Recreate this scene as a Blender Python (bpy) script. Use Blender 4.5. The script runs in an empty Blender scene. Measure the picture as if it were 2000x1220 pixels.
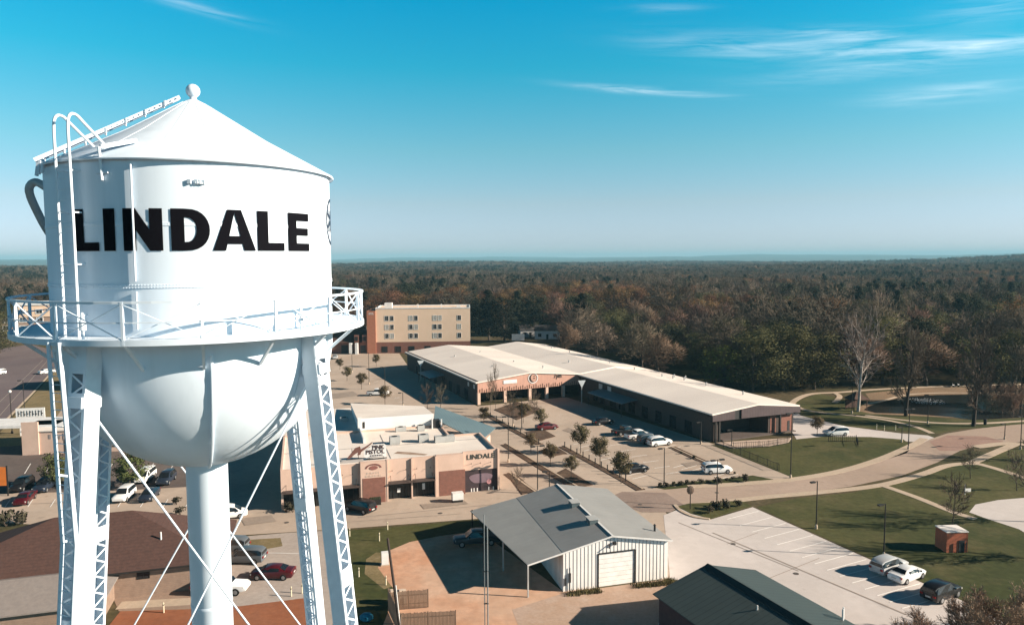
import bpy, bmesh, math, random
from mathutils import Vector, Matrix, noise
from mathutils.geometry import tessellate_polygon
R = math.radians
sc = bpy.context.scene
col = sc.collection
RNG = random.Random(7)

# ---------------------------------------------------------------- camera
F, CX, CY, H, HORZ, ROLL = 1400.0, 1000.0, 610.0, 35.0, 505.0, 0.005
P = math.atan((CY - HORZ) / F)
cp, sp, cr, sr = math.cos(P), math.sin(P), math.cos(ROLL), math.sin(ROLL)
FW = Vector((0, cp, -sp)); U0 = Vector((0, sp, cp)); R0 = Vector((1, 0, 0))
RT = R0 * cr - U0 * sr; UP = R0 * sr + U0 * cr
cam = bpy.data.cameras.new('camera'); camo = bpy.data.objects.new('camera', cam); col.objects.link(camo)
cam.sensor_width = 36; cam.lens = 36 * F / 2000; cam.clip_start = 0.5; cam.clip_end = 60000
camo.matrix_world = Matrix(((RT.x, UP.x, -FW.x, 0), (RT.y, UP.y, -FW.y, 0), (RT.z, UP.z, -FW.z, H), (0, 0, 0, 1)))
sc.camera = camo

def ray(x, y): return FW + RT * ((x - CX) / F) + UP * ((CY - y) / F)
def G(x, y, z=0.0):
    d = ray(x, y); t = (z - H) / d.z
    return Vector((d.x * t, d.y * t, z))

# ---------------------------------------------------------------- light and sky
SUN_AZ, SUN_EL = -8.0, 23.0
sdir = Vector((math.cos(R(SUN_EL)) * math.cos(R(SUN_AZ)), math.cos(R(SUN_EL)) * math.sin(R(SUN_AZ)), math.sin(R(SUN_EL))))
sl = bpy.data.lights.new('sun', 'SUN'); so = bpy.data.objects.new('sun', sl); col.objects.link(so)
sl.energy = 5.0; sl.angle = R(0.5); sl.color = (1.0, 0.86, 0.70)
so.rotation_euler = sdir.to_track_quat('Z', 'Y').to_euler(); so.location = (0, 0, 120)

w = bpy.data.worlds.new('World'); sc.world = w; w.use_nodes = True
nt = w.node_tree; nt.nodes.clear()
def wn(t, **k):
    n = nt.nodes.new(t)
    for a, b in k.items(): setattr(n, a, b)
    return n
def lk(a, b): nt.links.new(a, b)
out = wn('ShaderNodeOutputWorld'); bg = wn('ShaderNodeBackground')
sky = wn('ShaderNodeTexSky', sky_type='NISHITA', sun_disc=False)
sky.sun_elevation = R(SUN_EL); sky.sun_rotation = R(90 - SUN_AZ)
sky.air_density = 1.0; sky.dust_density = 0.3; sky.ozone_density = 2.0; sky.altitude = 100
tc = wn('ShaderNodeTexCoord'); sep = wn('ShaderNodeSeparateXYZ'); lk(tc.outputs['Generated'], sep.inputs[0])
ramp = wn('ShaderNodeValToRGB'); lk(sep.outputs['Z'], ramp.inputs[0])
SKYRAMP = [(0.0, (.54, .60, .95)), (0.02, (.54, .61, .95)), (0.075, (.56, .61, .71)), (0.146, (.39, .70, .69)), (0.25, (.075, .80, .80)), (.335, (0.0, .83, .92)), (0.42, (0.0, .24, .36)), (0.52, (0.0, .06, .12)), (1.0, (0.0, .02, .06))]
while len(ramp.color_ramp.elements) < len(SKYRAMP): ramp.color_ramp.elements.new(0.5)
for e, (p_, c_) in zip(ramp.color_ramp.elements, SKYRAMP): e.position = p_; e.color = (*c_, 1)
mul = wn('ShaderNodeMix', data_type='RGBA', blend_type='MULTIPLY'); mul.inputs[0].default_value = 1
lk(sky.outputs[0], mul.inputs[6]); lk(ramp.outputs[0], mul.inputs[7])
# cirrus: streaks in a plane high above, gathered in a few places of the sky
def mth(op, a, b=None, c=None):
    n = wn('ShaderNodeMath', operation=op)
    for i, v in enumerate((a, b, c)):
        if v is None: continue
        if isinstance(v, (int, float)): n.inputs[i].default_value = v
        else: lk(v, n.inputs[i])
    return n.outputs[0]
az = mth('ARCTAN2', sep.outputs['X'], sep.outputs['Y'])
el = mth('ARCSINE', sep.outputs['Z'])
comb = wn('ShaderNodeCombineXYZ'); lk(mth('MULTIPLY', az, 8.0), comb.inputs[0]); 
lk(mth('MULTIPLY', mth('ADD', el, mth('MULTIPLY', az, 0.07)), 95.0), comb.inputs[1])
nz = wn('ShaderNodeTexNoise'); nz.inputs['Scale'].default_value = 1.0; nz.inputs['Detail'].default_value = 7; nz.inputs['Roughness'].default_value = 0.62; nz.inputs['Distortion'].default_value = 0.5
lk(comb.outputs[0], nz.inputs['Vector'])
total = None
def skyang(x, y):
    d = ray(x, y).normalized(); return math.atan2(d.x, d.y), math.asin(d.z)
# (px centre, half width, half height, slope, strength)
for x, y, hw, hh, s, k in ((1880, 90, 200, 13, 0.07, 1.0), (1650, 68, 75, 12, 0.13, .8), (1480, 90, 190, 22, .12, .45), (1760, 130, 210, 16, 0.0, .45), (1850, 182, 100, 16, 0.0, .6),
                           (1260, 178, 120, 6, .11, 1.0), (1940, 15, 90, 22, 0, .3), (1290, 16, 70, 8, .05, .3), (380, 14, 90, 10, .15, .4)):
    a0, e0 = skyang(x, y); ha, he = hw / F * .95, hh / F * .95
    da = mth('SUBTRACT', az, a0); de = mth('ADD', mth('SUBTRACT', el, e0), mth('MULTIPLY', da, s))
    q = mth('ADD', mth('POWER', mth('ABSOLUTE', mth('DIVIDE', da, ha)), 2.0), mth('POWER', mth('ABSOLUTE', mth('DIVIDE', de, he)), 2.0))
    g = mth('MULTIPLY', mth('POWER', 2.718, mth('MULTIPLY', q, -1.0)), k)
    total = g if total is None else mth('ADD', total, g)
mr = wn('ShaderNodeMapRange'); mr.inputs[1].default_value = .36; mr.inputs[2].default_value = .72; lk(nz.outputs[0], mr.inputs[0])
cm = mth('MINIMUM', mth('MULTIPLY', mth('MULTIPLY', total, mr.outputs[0]), 0.62), .7)
mixc = wn('ShaderNodeMix', data_type='RGBA'); lk(cm, mixc.inputs[0]); lk(mul.outputs[2], mixc.inputs[6]); mixc.inputs[7].default_value = (6.2, 6.9, 7.4, 1)
lk(mixc.outputs[2], bg.inputs[0]); bg.inputs[1].default_value = 0.089; lk(bg.outputs[0], out.inputs[0])
sc.view_settings.view_transform = 'Standard'; sc.view_settings.look = 'None'; sc.view_settings.exposure = 1.15; sc.view_settings.gamma = 1

# ---------------------------------------------------------------- materials
MATS = {}
def mat(name, c, rough=0.85, *_, **k):
    m = mat_(name, c, rough, *_, **k)
    return m
def through(m, f):
    """leaves and twig tufts let part of the light through"""
    t = m.node_tree; b = t.nodes['Principled BSDF']; o = t.nodes['Material Output']; tr = t.nodes.new('ShaderNodeBsdfTranslucent'); mx = t.nodes.new('ShaderNodeMixShader'); mx.inputs[0].default_value = f
    t.links.new(b.inputs['Base Color'].links[0].from_socket, tr.inputs[0]); t.links.new(b.outputs[0], mx.inputs[1]); t.links.new(tr.outputs[0], mx.inputs[2]); t.links.new(mx.outputs[0], o.inputs['Surface'])
def mat_(name, c, rough=0.85, c2=None, scale=1.0, bump=0.0, metal=0.0, coord='Object', stretch=None, wave=None, rnd=0.0, detail=5, spec=0.3, mid=(.35, .65)):
    """procedural Principled material: two tones mixed by noise, optional seams/ribs (wave), bump and per-object variation"""
    if name in MATS: return MATS[name]
    m = bpy.data.materials.new(name); m.use_nodes = True; t = m.node_tree; n = t.nodes; L = t.links
    b = n['Principled BSDF']; b.inputs['Roughness'].default_value = rough; b.inputs['Metallic'].default_value = metal
    b.inputs['Specular IOR Level'].default_value = spec
    if c2 is None: c2 = tuple(x * .82 for x in c)
    if coord == 'Object': v = n.new('ShaderNodeTexCoord').outputs['Object']
    else: v = n.new('ShaderNodeNewGeometry').outputs['Position']
    if stretch:
        mp = n.new('ShaderNodeMapping'); mp.inputs['Scale'].default_value = stretch; L.new(v, mp.inputs[0]); vv = mp.outputs[0]
    else: vv = v
    nz = n.new('ShaderNodeTexNoise'); nz.inputs['Scale'].default_value = scale; nz.inputs['Detail'].default_value = detail; nz.inputs['Roughness'].default_value = .6
    L.new(vv, nz.inputs['Vector'])
    rp = n.new('ShaderNodeValToRGB'); rp.color_ramp.elements[0].position = mid[0]; rp.color_ramp.elements[1].position = mid[1]
    rp.color_ramp.elements[0].color = (*c, 1); rp.color_ramp.elements[1].color = (*c2, 1)
    L.new(nz.outputs[0], rp.inputs[0]); cur = rp.outputs[0]
    hgt = nz.outputs[0]
    if wave:  # (direction, scale, depth, darkness, width)
        wd, ws, wb, wk, ww = wave
        sx = n.new('ShaderNodeSeparateXYZ'); L.new(v, sx.inputs[0])
        f = n.new('ShaderNodeMath'); f.operation = 'MULTIPLY'; f.inputs[1].default_value = ws; L.new(sx.outputs[wd], f.inputs[0])
        fr = n.new('ShaderNodeMath'); fr.operation = 'FRACT'; L.new(f.outputs[0], fr.inputs[0])
        lt = n.new('ShaderNodeMath'); lt.operation = 'LESS_THAN'; lt.inputs[1].default_value = ww; L.new(fr.outputs[0], lt.inputs[0])
        mx = n.new('ShaderNodeMix'); mx.data_type = 'RGBA'; mx.blend_type = 'MULTIPLY'; L.new(lt.outputs[0], mx.inputs[0]); L.new(cur, mx.inputs[6]); mx.inputs[7].default_value = (wk, wk, wk, 1)
        cur = mx.outputs[2]
    if rnd:
        oi = n.new('ShaderNodeObjectInfo'); hs = n.new('ShaderNodeHueSaturation')
        ma = n.new('ShaderNodeMapRange'); ma.inputs[3].default_value = 1 - rnd; ma.inputs[4].default_value = 1 + rnd; L.new(oi.outputs['Random'], ma.inputs[0]); L.new(ma.outputs[0], hs.inputs['Value'])
        mb = n.new('ShaderNodeMath'); mb.operation = 'MULTIPLY'; mb.inputs[1].default_value = 7.31; L.new(oi.outputs['Random'], mb.inputs[0])
        fc = n.new('ShaderNodeMath'); fc.operation = 'FRACT'; L.new(mb.outputs[0], fc.inputs[0])
        mh = n.new('ShaderNodeMapRange'); mh.inputs[3].default_value = .5 - rnd * .06; mh.inputs[4].default_value = .5 + rnd * .06; L.new(fc.outputs[0], mh.inputs[0]); L.new(mh.outputs[0], hs.inputs['Hue'])
        L.new(cur, hs.inputs['Color']); cur = hs.outputs[0]
    L.new(cur, b.inputs['Base Color'])
    if bump:
        bp = n.new('ShaderNodeBump'); bp.inputs['Strength'].default_value = bump; bp.inputs['Distance'].default_value = .05; L.new(hgt, bp.inputs['Height']); L.new(bp.outputs[0], b.inputs['Normal'])
    MATS[name] = m; return m

def ground_mat(name, cols, s1, s2, s3=None, patches=None, rough=.95, bump=0, fine_amt=.10, spots=0.0):
    """ground mix of three tones from coarse and fine world-space noise, with worn streaks and small dark spots"""
    m = bpy.data.materials.new(name); m.use_nodes = True; t = m.node_tree; n = t.nodes; L = t.links
    b = n['Principled BSDF']; b.inputs['Roughness'].default_value = rough; b.inputs['Specular IOR Level'].default_value = .12
    g = n.new('ShaderNodeNewGeometry')
    def nzz(s, d=6, r=.6, st=None, rz=0):
        x = n.new('ShaderNodeTexNoise'); x.inputs['Scale'].default_value = s; x.inputs['Detail'].default_value = d; x.inputs['Roughness'].default_value = r
        mp = n.new('ShaderNodeMapping'); mp.inputs['Rotation'].default_value = (0, 0, R(rz)); mp.inputs['Scale'].default_value = st or (1, 1, 1); L.new(g.outputs['Position'], mp.inputs[0]); L.new(mp.outputs[0], x.inputs['Vector']); return x.outputs[0]
    def rng(v, a, b_, c, d):
        q = n.new('ShaderNodeMapRange'); q.inputs[1].default_value = a; q.inputs[2].default_value = b_; q.inputs[3].default_value = c; q.inputs[4].default_value = d; L.new(v, q.inputs[0]); return q.outputs[0]
    def mix(f, a, b_, mode='MIX'):
        q = n.new('ShaderNodeMix'); q.data_type = 'RGBA'; q.blend_type = mode
        for k, v in ((0, f), (6, a), (7, b_)):
            if isinstance(v, (int, float)): q.inputs[k].default_value = v
            elif isinstance(v, tuple): q.inputs[k].default_value = (*v, 1)
            else: L.new(v, q.inputs[k])
        return q.outputs[2]
    c = mix(rng(nzz(s1, 8), .40, .60, 0, 1), cols[0], cols[1])
    c = mix(rng(nzz(s2, 5), .48, .74, 0, .8), c, cols[2])
    c = mix(1.0, c, rng(nzz(s3 or s2 * 4, 4), .3, .7, 1 - fine_amt, 1 + fine_amt), 'MULTIPLY')
    if spots:
        c = mix(1.0, c, rng(nzz(.11, 4, .5, (1, .16, 1), -24), .5, .68, 1, 1 - spots * .5), 'MULTIPLY')
        c = mix(1.0, c, rng(nzz(.55, 2, .4), .66, .74, 1, 1 - spots), 'MULTIPLY')
    L.new(c, b.inputs['Base Color'])
    MATS[name] = m; return m

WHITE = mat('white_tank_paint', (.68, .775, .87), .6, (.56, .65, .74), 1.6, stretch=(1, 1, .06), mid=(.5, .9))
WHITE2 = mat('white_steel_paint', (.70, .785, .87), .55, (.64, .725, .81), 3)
BLACK = mat('black_lettering', (.006, .006, .009), .9, spec=.05)
GREYP = mat('grey_pipe_paint', (.42, .45, .47), .5)
NAVY = mat('navy_emblem', (.03, .05, .09), .6)
GROUND = ground_mat('grass_and_leaf_litter', [(.060, .056, .026), (.085, .066, .036), (.12, .09, .055)], .03, .3, fine_amt=.25)
LAWN = ground_mat('mown_grass', [(.045, .053, .018), (.078, .076, .029), (.115, .097, .046)], .045, .16, 1.3, fine_amt=.22)
DIRT = ground_mat('red_dirt', [(.50, .27, .17), (.55, .37, .27), (.40, .25, .17)], .09, .3, 1.2, fine_amt=.14)
CLAY = ground_mat('red_clay', [(.26, .095, .048), (.29, .12, .066), (.23, .095, .055)], .2, .6, 2)
PAVE = ground_mat('tan_pavement', [(.395, .315, .255), (.455, .37, .305), (.355, .29, .24)], .05, .16, 1.1, fine_amt=.06, spots=.16)
PALE = ground_mat('pale_concrete', [(.55, .50, .48), (.505, .46, .44), (.59, .54, .52)], .06, .15, 1.0, fine_amt=.04, spots=.12)
ASPH = ground_mat('dark_asphalt', [(.115, .092, .085), (.14, .115, .105), (.095, .08, .077)], .07, .3, 1.5, spots=.2)
ROAD = ground_mat('brown_road', [(.36, .275, .22), (.40, .305, .25), (.32, .245, .20)], .05, .2, 1.2, fine_amt=.06, spots=.15)
STREET = ground_mat('grey_street', [(.14, .11, .115), (.17, .135, .135), (.12, .10, .105)], .05, .2, 1.2, spots=.15)
WALK = ground_mat('tan_sidewalk', [(.46, .365, .28), (.42, .335, .26), (.48, .39, .31)], .1, .4, 2)
BRICKX = ground_mat('red_brick_paving', [(.31, .205, .165), (.28, .18, .15), (.34, .235, .195)], .12, .4, 2)
MULCH = ground_mat('mulch', [(.085, .055, .04), (.13, .09, .065), (.06, .042, .033)], .4, 1.0, 3, fine_amt=.25)
DRYG = ground_mat('dry_grass', [(.21, .16, .085), (.15, .12, .06), (.26, .195, .115)], .2, .8, 3, fine_amt=.2)
BANK = ground_mat('pond_bank_soil', [(.23, .155, .10), (.18, .13, .085), (.26, .19, .13)], .1, .4, 2, fine_amt=.2)

# ---------------------------------------------------------------- mesh helper
class MB:
    def __init__(s): s.v = []; s.f = []; s.m = []; s.cm = 0; s.ch = []; s.nn = {}
    def add(s, vs, fs):
        o = len(s.v); s.ch.append(o); s.v += [tuple(v) for v in vs]
        for f in fs: s.f.append(tuple(i + o for i in f)); s.m.append(s.cm)
        return s
    def leaf(s, q, n, ow):
        """one leaf face whose shading follows the rounded crown it belongs to"""
        n = (q[1] - q[0]).cross(q[2] - q[0])
        if n.dot(ow) < 0: q = q[::-1]
        for k in range(len(q)): s.nn[len(s.v) + k] = ow
        return s.add(q, [tuple(range(len(q)))])
    def hexa(s, p):  # 8 points: bottom ring then top ring
        return s.add(p, [(3, 2, 1, 0), (4, 5, 6, 7), (0, 1, 5, 4), (1, 2, 6, 5), (2, 3, 7, 6), (3, 0, 4, 7)])
    def box(s, x0, x1, y0, y1, z0, z1):
        return s.hexa([(x0, y0, z0), (x1, y0, z0), (x1, y1, z0), (x0, y1, z0), (x0, y0, z1), (x1, y0, z1), (x1, y1, z1), (x0, y1, z1)])
    def bar(s, a, b, wx, wy, side=None):
        a, b = Vector(a), Vector(b); d = (b - a).normalized()
        u = Vector(side) if side else (Vector((0, 0, 1)) if abs(d.z) < .9 else Vector((1, 0, 0)))
        x = d.cross(u).normalized(); y = d.cross(x).normalized(); x *= wx / 2; y *= wy / 2
        return s.hexa([a - x - y, a + x - y, a + x + y, a - x + y, b - x - y, b + x - y, b + x + y, b - x + y])
    def tube(s, pts, r, n=8, cap=True):
        pts = [Vector(p) for p in pts]; rs = r if isinstance(r, (list, tuple)) else [r] * len(pts)
        vs = []; pu = None
        for i, p in enumerate(pts):
            d = (pts[min(i + 1, len(pts) - 1)] - pts[max(i - 1, 0)]).normalized()
            u = Vector((0, 0, 1)) if abs(d.z) < .95 else Vector((1, 0, 0))
            if pu is not None and abs(pu.dot(d)) < .95: u = pu
            x = d.cross(u).normalized(); y = d.cross(x).normalized(); pu = u
            for k in range(n): vs.append(p + (x * math.cos(2 * math.pi * k / n) + y * math.sin(2 * math.pi * k / n)) * rs[i])
        fs = [(i * n + k, i * n + (k + 1) % n, (i + 1) * n + (k + 1) % n, (i + 1) * n + k) for i in range(len(pts) - 1) for k in range(n)]
        if cap: fs += [tuple(range(n))[::-1], tuple((len(pts) - 1) * n + k for k in range(n))]
        return s.add(vs, fs)
    def lathe(s, prof, n=32, c=(0, 0, 0), a0=0, a1=360):
        full = abs(a1 - a0 - 360) < 1e-6; m = n if full else n + 1
        vs = [(c[0] + r * math.cos(R(a0 + (a1 - a0) * k / n)), c[1] + r * math.sin(R(a0 + (a1 - a0) * k / n)), c[2] + z) for (r, z) in prof for k in range(m)]
        fs = []
        for i in range(len(prof) - 1):
            for k in range(n):
                k2 = (k + 1) % m
                fs.append((i * m + k, i * m + k2, (i + 1) * m + k2, (i + 1) * m + k))
        return s.add(vs, fs)
    def prism(s, poly, z0, z1):  # poly of (x, y)
        n = len(poly); vs = [(x, y, z0) for x, y in poly] + [(x, y, z1) for x, y in poly]
        fs = [(i, (i + 1) % n, n + (i + 1) % n, n + i) for i in range(n)]
        tr = tessellate_polygon([[Vector((x, y, 0)) for x, y in poly]])
        fs += [(n + a, n + b, n + c) for a, b, c in tr] + [(c, b, a) for a, b, c in tr]
        return s.add(vs, fs)
    def wallpoly(s, poly, y0, y1):  # poly of (x, z) extruded along y
        n = len(poly); vs = [(x, y0, z) for x, z in poly] + [(x, y1, z) for x, z in poly]
        fs = [(i, (i + 1) % n, n + (i + 1) % n, n + i) for i in range(n)]
        tr = tessellate_polygon([[Vector((x, z, 0)) for x, z in poly]])
        fs += [(a, b, c) for a, b, c in tr] + [(n + c, n + b, n + a) for a, b, c in tr]
        return s.add(vs, fs)
    def sphere(s, c, r, n=12, sq=(1, 1, 1)):
        prof = [(math.sin(math.pi * i / (n // 2)) * r + 1e-4, -math.cos(math.pi * i / (n // 2)) * r) for i in range(n // 2 + 1)]
        vs = [(c[0] + p * math.cos(2 * math.pi * k / n) * sq[0], c[1] + p * math.sin(2 * math.pi * k / n) * sq[1], c[2] + z * sq[2]) for p, z in prof for k in range(n)]
        fs = [(i * n + k, i * n + (k + 1) % n, (i + 1) * n + (k + 1) % n, (i + 1) * n + k) for i in range(len(prof) - 1) for k in range(n)]
        return s.add(vs, fs)
    def build_each(s, name, m, parent, per=1, **k):
        """one object for each shape (or each run of per shapes) that was added"""
        st = s.ch + [len(s.v)]; fi = 0
        for i in range(0, len(s.ch), per):
            lo, hi = st[i], st[min(i + per, len(s.ch))]; q = MB(); q.v = s.v[lo:hi]
            q.f = [tuple(a - lo for a in f) for f in s.f if lo <= f[0] < hi]; q.m = [0] * len(q.f); q.build(name, m, parent, **k)
    def build(s, name, m, parent=None, smooth=False, fix=True):
        me = bpy.data.meshes.new(name); me.from_pydata(s.v, [], s.f)
        ms = m if isinstance(m, (list, tuple)) else [m]
        for x in ms: me.materials.append(x)
        if len(ms) > 1: me.polygons.foreach_set('material_index', s.m)
        if fix:
            bm = bmesh.new(); bm.from_mesh(me); bmesh.ops.recalc_face_normals(bm, faces=bm.faces); bm.to_mesh(me); bm.free()
        if smooth: me.polygons.foreach_set('use_smooth', [True] * len(me.polygons))
        if smooth == 'auto':
            me.set_sharp_from_angle(angle=R(40))
        if s.nn:
            me.polygons.foreach_set('use_smooth', [True] * len(me.polygons)); vn = [Vector(v.normal) for v in me.vertices]
            for k, n_ in s.nn.items(): vn[k] = n_
            me.normals_split_custom_set_from_vertices(vn)
        o = bpy.data.objects.new(name, me); col.objects.link(o)
        if parent: o.parent = parent
        return o

def tag(o, label, cat, group=None, kind=None):
    o['label'] = label; o['category'] = cat
    if group: o['group'] = group
    if kind: o['kind'] = kind
    return o
def thing(name, label, cat, loc=(0, 0, 0), rz=0.0, group=None):
    o = bpy.data.objects.new(name, None); col.objects.link(o); o.empty_display_size = .5
    o.location = loc; o.rotation_euler = (0, 0, R(rz)); return tag(o, label, cat, group)
def dup(root, loc, rz, label=None, group=None, scale=None):
    r = root.copy(); col.objects.link(r); r.location = loc; r.rotation_euler = (0, 0, R(rz))
    if scale: r.scale = scale if isinstance(scale, tuple) else (scale,) * 3
    if label: r['label'] = label
    if group: r['group'] = group
    for ch in root.children:
        c = ch.copy(); col.objects.link(c); c.parent = r
        for g in ch.children:
            d = g.copy(); col.objects.link(d); d.parent = c
    return r
def struct(name, mb, m, **k):
    o = mb.build(name, m, **k); o['kind'] = 'structure'; return o

def sheet(name, px, z, m, h=0.0):
    """flat ground sheet (or low slab) whose outline is given on the ground"""
    pts = [G(*p) for p in px]; mb = MB(); poly = [(p.x, p.y) for p in pts]
    if h: mb.prism(poly, z - h, z)
    else:
        tr = tessellate_polygon([[Vector((x, y, 0)) for x, y in poly]])
        mb.add([(x, y, z) for x, y in poly], [tuple(t) for t in tr])
    o = struct(name, mb, m); 
    if not h:
        me = o.data
        if sum(p.normal.z for p in me.polygons) < 0: me.flip_normals()
    return o
def smooth_line(pts, n=6):
    q = []
    for i in range(len(pts) - 1):
        p0, p1, p2, p3 = pts[max(i - 1, 0)], pts[i], pts[i + 1], pts[min(i + 2, len(pts) - 1)]
        for k in range(n):
            t = k / n
            q.append(.5 * ((2 * p1) + (p2 - p0) * t + (2 * p0 - 5 * p1 + 4 * p2 - p3) * t * t + (3 * p1 - p0 - 3 * p2 + p3) * t ** 3))
    return q + [pts[-1]]
def strip(name, px, width, z, m, h=0.0, sm=True):
    pts = [G(*p) for p in px]
    if sm and len(pts) > 2: pts = smooth_line(pts)
    L_, R_ = [], []
    for i, p in enumerate(pts):
        d = pts[min(i + 1, len(pts) - 1)] - pts[max(i - 1, 0)]; n = Vector((-d.y, d.x, 0)).normalized() * width / 2
        L_.append(p + n); R_.append(p - n)
    mb = MB(); n = len(pts)
    vs = [(p.x, p.y, z) for p in L_] + [(p.x, p.y, z) for p in R_]
    fs = [(i, n + i, n + i + 1, i + 1) for i in range(n - 1)]
    if h:
        vs += [(p.x, p.y, z - h) for p in L_] + [(p.x, p.y, z - h) for p in R_]
        fs += [(i, i + 1, 2 * n + i + 1, 2 * n + i) for i in range(n - 1)] + [(n + i + 1, n + i, 3 * n + i, 3 * n + i + 1) for i in range(n - 1)]
        fs += [(0, 2 * n, 3 * n, n), (n - 1, 2 * n - 1, 4 * n - 1, 3 * n - 1)]
    mb.add(vs, fs); return struct(name, mb, m)

def text(name, s, size, m, parent, loc, rot, bold=0.0, width=None, extrude=.02, spacing=1.0):
    cu = bpy.data.curves.new(name, 'FONT'); cu.body = s; cu.size = size; cu.extrude = extrude; cu.offset = bold; cu.align_x = 'CENTER'; cu.align_y = 'CENTER'; cu.resolution_u = 2; cu.space_character = spacing
    t = bpy.data.objects.new(name, cu); col.objects.link(t)
    dg = bpy.context.evaluated_depsgraph_get(); me = bpy.data.meshes.new_from_object(t.evaluated_get(dg))
    bpy.data.objects.remove(t)
    if width:
        xs = [v.co.x for v in me.vertices]; k = width / max(1e-6, max(xs) - min(xs))
        for v in me.vertices: v.co.x *= k
    me.materials.clear(); me.materials.append(m)
    o = bpy.data.objects.new(name, me); col.objects.link(o); o.parent = parent; o.location = loc; o.rotation_euler = rot
    return o
UPR = (math.pi / 2, 0, 0)   # lettering on a wall that faces local -y

# ---------------------------------------------------------------- terrain
def hills(x, y):
    r = math.hypot(x, y)
    if r < 420: return 0.0
    k = min(1.0, (r - 420) / 700)
    h = k * (-1 + 8 * noise.noise(Vector((x * .0016, y * .0016, 1.3))) + 3 * noise.noise(Vector((x * .005, y * .005, 5.1))))
    k2 = max(0.0, min(1.0, (r - 1500) / 2500))
    h += k2 * (-4 + 20 * noise.noise(Vector((x * .0006, y * .0006, 8.7))))
    k3 = max(0.0, min(1.0, (r - 6500) / 3500))
    h += k3 * (52 + 48 * noise.noise(Vector((x * .00022, y * .00022, 2.2))) + 26 * noise.noise(Vector((x * .0008, y * .0008, 6.2))) + 10 * noise.noise(Vector((x * .003, y * .003, 1.2))))
    if x > 0: # the long wooded rise on the right
        b = math.exp(-((math.atan2(x, y) - .66) / .16) ** 2) * math.exp(-((r - 2600) / 900) ** 2); h += 26 * b
    return h
rings = [0, 30, 60, 100, 150, 220, 300, 420, 520, 640, 780, 950, 1150, 1400, 1700, 2050, 2450, 2900, 3400, 4000, 4700, 5500, 6400, 7400, 8400, 9400, 10400, 11600, 13000]
NS = 420; mb = MB(); vs = [(0, 0, 0)]; fs = []
for r in rings[1:]:
    for k in range(NS):
        a = 2 * math.pi * k / NS; x, y = r * math.cos(a), r * math.sin(a); vs.append((x, y, hills(x, y)))
for k in range(NS): fs.append((0, 1 + k, 1 + (k + 1) % NS))
for i in range(len(rings) - 2):
    for k in range(NS): fs.append((1 + i * NS + k, 1 + (i + 1) * NS + k, 1 + (i + 1) * NS + (k + 1) % NS, 1 + i * NS + (k + 1) % NS))
# the far part of the terrain reads as woodland
WOODG = ground_mat('far_woodland_floor', [(.075, .068, .045), (.10, .08, .055), (.055, .06, .036)], .004, .02, .12, fine_amt=.3)
mb.add(vs, fs)
gr = struct('ground', mb, [GROUND, WOODG], smooth=True, fix=False)
for p in gr.data.polygons:
    c = p.center
    if c.length > 420: p.material_index = 1

# ---------------------------------------------------------------- paved and planted ground
sheet('pavement', [(-150, 962), (-150, 1010), (430, 1047), (672, 1032), (940, 1012), (1180, 1100), (1312, 1137), (1330, 1040), (1300, 1000), (1345, 962), (1460, 945), (1565, 930), (1478, 898), (1383, 863), (1105, 775), (932, 793), (800, 719), (780, 690), (640, 688), (400, 690), (130, 760), (60, 850), (-150, 880)], .012, PAVE)
sheet('parking_asphalt', [(-150, 880), (75, 868), (362, 866), (380, 915), (372, 950), (225, 958), (60, 962), (-150, 966)], .024, ASPH)
sheet('street', [(-500, 905), (0, 829), (61, 767), (112, 712), (128, 690), (60, 672), (-60, 690), (-500, 760)], .022, STREET)
strip('street_kerb', [(-100, 930), (0, 832), (61, 770), (112, 715)], .5, .06, WALK, h=.06, sm=False)
sheet('verge', [(-30, 878), (5, 838), (64, 772), (112, 720), (140, 735), (120, 800), (75, 866)], .018, DRYG)
sheet('concrete_lot', [(1296, 1006), (1335, 990), (1388, 1014), (1470, 990), (1878, 1172), (1990, 1230), (2100, 1330), (1250, 1330), (1310, 1140)], .026, PALE)
sheet('dirt_yard', [(752, 1078), (800, 1058), (860, 1046), (935, 1036), (1098, 1153), (1312, 1139), (1290, 1330), (700, 1340), (756, 1200), (770, 1150), (735, 1110)], .018, DIRT)
sheet('barn_apron', [(1100, 1158), (1305, 1130), (1330, 1140), (1290, 1230), (1020, 1240), (1000, 1190)], .024, ground_mat('pale_dirt', [(.42, .31, .25), (.40, .28, .21), (.45, .35, .29)], .12, .6, 3))
sheet('near_grass', [(672, 1036), (935, 1015), (935, 1036), (860, 1046), (800, 1058), (752, 1078), (735, 1110), (770, 1150), (756, 1200), (700, 1340), (640, 1340)], .02, LAWN)
sheet('worn_grass', [(715, 1092), (735, 1078), (752, 1080), (738, 1108), (765, 1145), (750, 1150), (712, 1120)], .026, DRYG)
sheet('lawn', [(1388, 868), (1440, 872), (1508, 868), (1550, 858), (1610, 852), (1700, 853), (1765, 858), (1782, 872), (1770, 885), (1700, 906), (1620, 922), (1548, 932)], .03, LAWN)
sheet('park_lawn', [(1478, 990), (1560, 972), (1660, 962), (1760, 942), (1840, 915), (1880, 900), (1960, 880), (2100, 860), (2100, 1330), (1995, 1232), (1878, 1170)], .014, LAWN)
sheet('pond_lawn', [(1545, 788), (1600, 768), (1690, 790), (1790, 812), (1900, 820), (2100, 812), (2100, 828), (1880, 836), (1835, 846), (1650, 833), (1560, 812)], .016, LAWN)
RT_ = [(1342, 953), (1400, 951), (1450, 948), (1545, 940), (1640, 925), (1720, 901), (1790, 872), (1815, 858), (1850, 846), (1900, 838), (1960, 831), (2100, 820)]
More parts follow.
